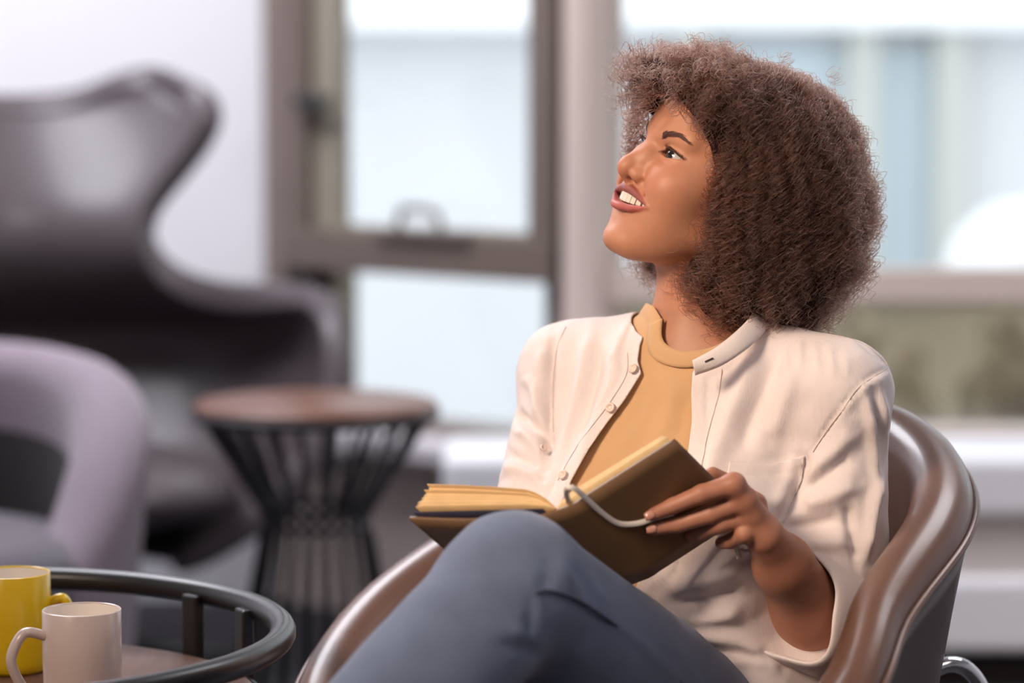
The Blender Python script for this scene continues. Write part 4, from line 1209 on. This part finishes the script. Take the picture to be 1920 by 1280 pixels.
# --- rolled cuff of the left sleeve
def cuff():
    ax = ax_; e1 = nrm(np.cross(ax, [0, 0, 1])); e2 = np.cross(ax, e1)
    Lc = np.linalg.norm(CUFF_B - CUFF_A)
    prof = [(-.014, .0635), (-.012, .0685), (.0, .071), (.3 * Lc, .069), (.6 * Lc, .0655), (.85 * Lc, .0625), (.97 * Lc, .060), (Lc, .0572), (.96 * Lc, .0545), (.75 * Lc, .0535), (.3 * Lc, .055), (-.01, .056)]
    nu = 72; V_ = []
    for i in range(nu):
        a = 2 * math.pi * i / nu
        w1 = .0024 * math.sin(3 * a + 1) + .0016 * math.sin(5 * a + 2.2); w2 = .005 * math.sin(2 * a + .6) + .002 * math.sin(5 * a)
        for s_, r_ in prof:
            dr = math.cos(a) * e1 + math.sin(a) * e2
            V_.append(CUFF_A + ax * (s_ + w2 * s_ / Lc) + dr * (r_ * (1 + .05 * math.cos(2 * a + .9)) + w1 * (.6 + s_ * 10)))
    o = mesh_obj('cuff', V_, gridf(nu, len(prof), cu=True), M['shirt_linen'], shirt)
    b = o.modifiers.new('sub', 'SUBSURF'); b.levels = 1; b.render_levels = 1
cuff()

# --- jeans
LK = P(962, 1100, 2.58); LH = HM + LT * .088 + UT * .0; RH = HM - LT * .088
LA = LK + nrm(P(780, 1290, 2.50) - LK) * .40
fdir = nrm([-.62, -.78, 0]); RK = RH + fdir * .42 + np.array([0, 0, .02]); RA = RK + np.array([-.03, -.02, -RK[2] + .10])
def jeans_sd(p):
    t = tl(p)
    d = ell(t, (.0, 0, .0), (.118, .178, .13))
    a = chain(p, [LH, LH * .5 + LK * .5, LK], [.094, .086, .066])
    a = smin(a, chain(p, [LK, LK * .62 + LA * .38 + np.array([.0, .0, -.006]), LA], [.0655, .066, .046]), .018)
    b = smin(chain(p, [RH, RK], [.094, .066]), chain(p, [RK, RK * .6 + RA * .4, RA], [.064, .06, .045]), .018)
    d = smin(d, b, .05)
    return smin(d, a, .022)
pts_ = np.array([HM, LK, RK, LA, RA])
v, q = nets(jeans_sd, pts_.min(0) - .12, pts_.max(0) + np.array([.2, .2, .12]), .0055)
v = relax(v, q, 1, .5); N = normals(v, q)
v = fold_disp(v, N, [([(1000, 1115), (1040, 1108), (1100, 1135), (1170, 1185), (1240, 1245), (1300, 1300)], 9, 1.8), ([(1000, 1125), (1050, 1122), (1110, 1150), (1180, 1202), (1250, 1262)], 6, -1.4),
    ([(1000, 1118), (995, 1160), (990, 1210)], 10, -3), ([(985, 1080), (1005, 1110), (1012, 1150)], 9, 3), ([(1020, 1040), (1030, 1080), (1010, 1108)], 12, -3), ([(1040, 1050), (1080, 1100)], 9, 2.2), ([(1070, 1060), (1110, 1110)], 9, -2.2), ([(950, 1180), (985, 1190), (1010, 1200)], 10, 3), ([(930, 1210), (975, 1215), (1000, 1225)], 9, -3), ([(1100, 1090), (1140, 1130)], 9, 2)])
v = v + N * (.0008 * noise3(v, 130, 5))[:, None]
tq = tl(v.astype(np.float32))
vj, qj = v, q
jeans = mesh_obj('jeans', vj, qj, M['denim'], person)
jeans['label'] = 'grey blue denim jeans'
# outer seam piping over the thigh
JPX = proj(vj); JN = normals(vj, qj)
def jean_pt(px, py, off):
    d = np.where(JN[:, 1] < -.05, np.linalg.norm(JPX - np.array([px, py]), axis=1), 1e9); i = np.argsort(d)[:3]
    return vj[i].mean(0) + JN[i].mean(0) * off
sm = np.array([jean_pt(a, b, .0016) for a, b in spline([(1003, 1112), (1040, 1108), (1100, 1135), (1170, 1185), (1240, 1245), (1290, 1292)], 5)])
for _ in range(4): sm[1:-1] = (sm[:-2] + sm[2:] + 2 * sm[1:-1]) / 4
v_, f_ = tube(sm, .0012, 6); mesh_obj('seam', v_, f_, M['stitch'], jeans)
# shoes
for A_, K_, sw in ((LA, LK, 1), (RA, RK, 0)):
    if sw: toe = nrm(np.array([-.55, -.35, -.45])); 
    else: toe = np.array([-.62, -.78, 0.])
    dn = nrm(A_ - K_) if sw else np.array([0, 0, -1.])
    h_ = A_ + dn * (.045 if sw else .055)
    def fn(p, h_=h_, toe=toe, dn=dn, A_=A_):
        d = chain(p, [h_ - toe * .05, h_ + toe * .06, h_ + toe * .15 + dn * .008], [.040, .042, .034])
        return smin(d, capsule(p, A_ - dn * .01, h_, .042, .044), .03)
    lo = np.minimum(h_ - .1, h_ + toe * .22 - .06); hi = np.maximum(h_ + .1, h_ + toe * .22 + .06)
    v_, q_ = nets(fn, lo, hi, .006); mesh_obj('shoe', v_, q_, M['shoe'], person)
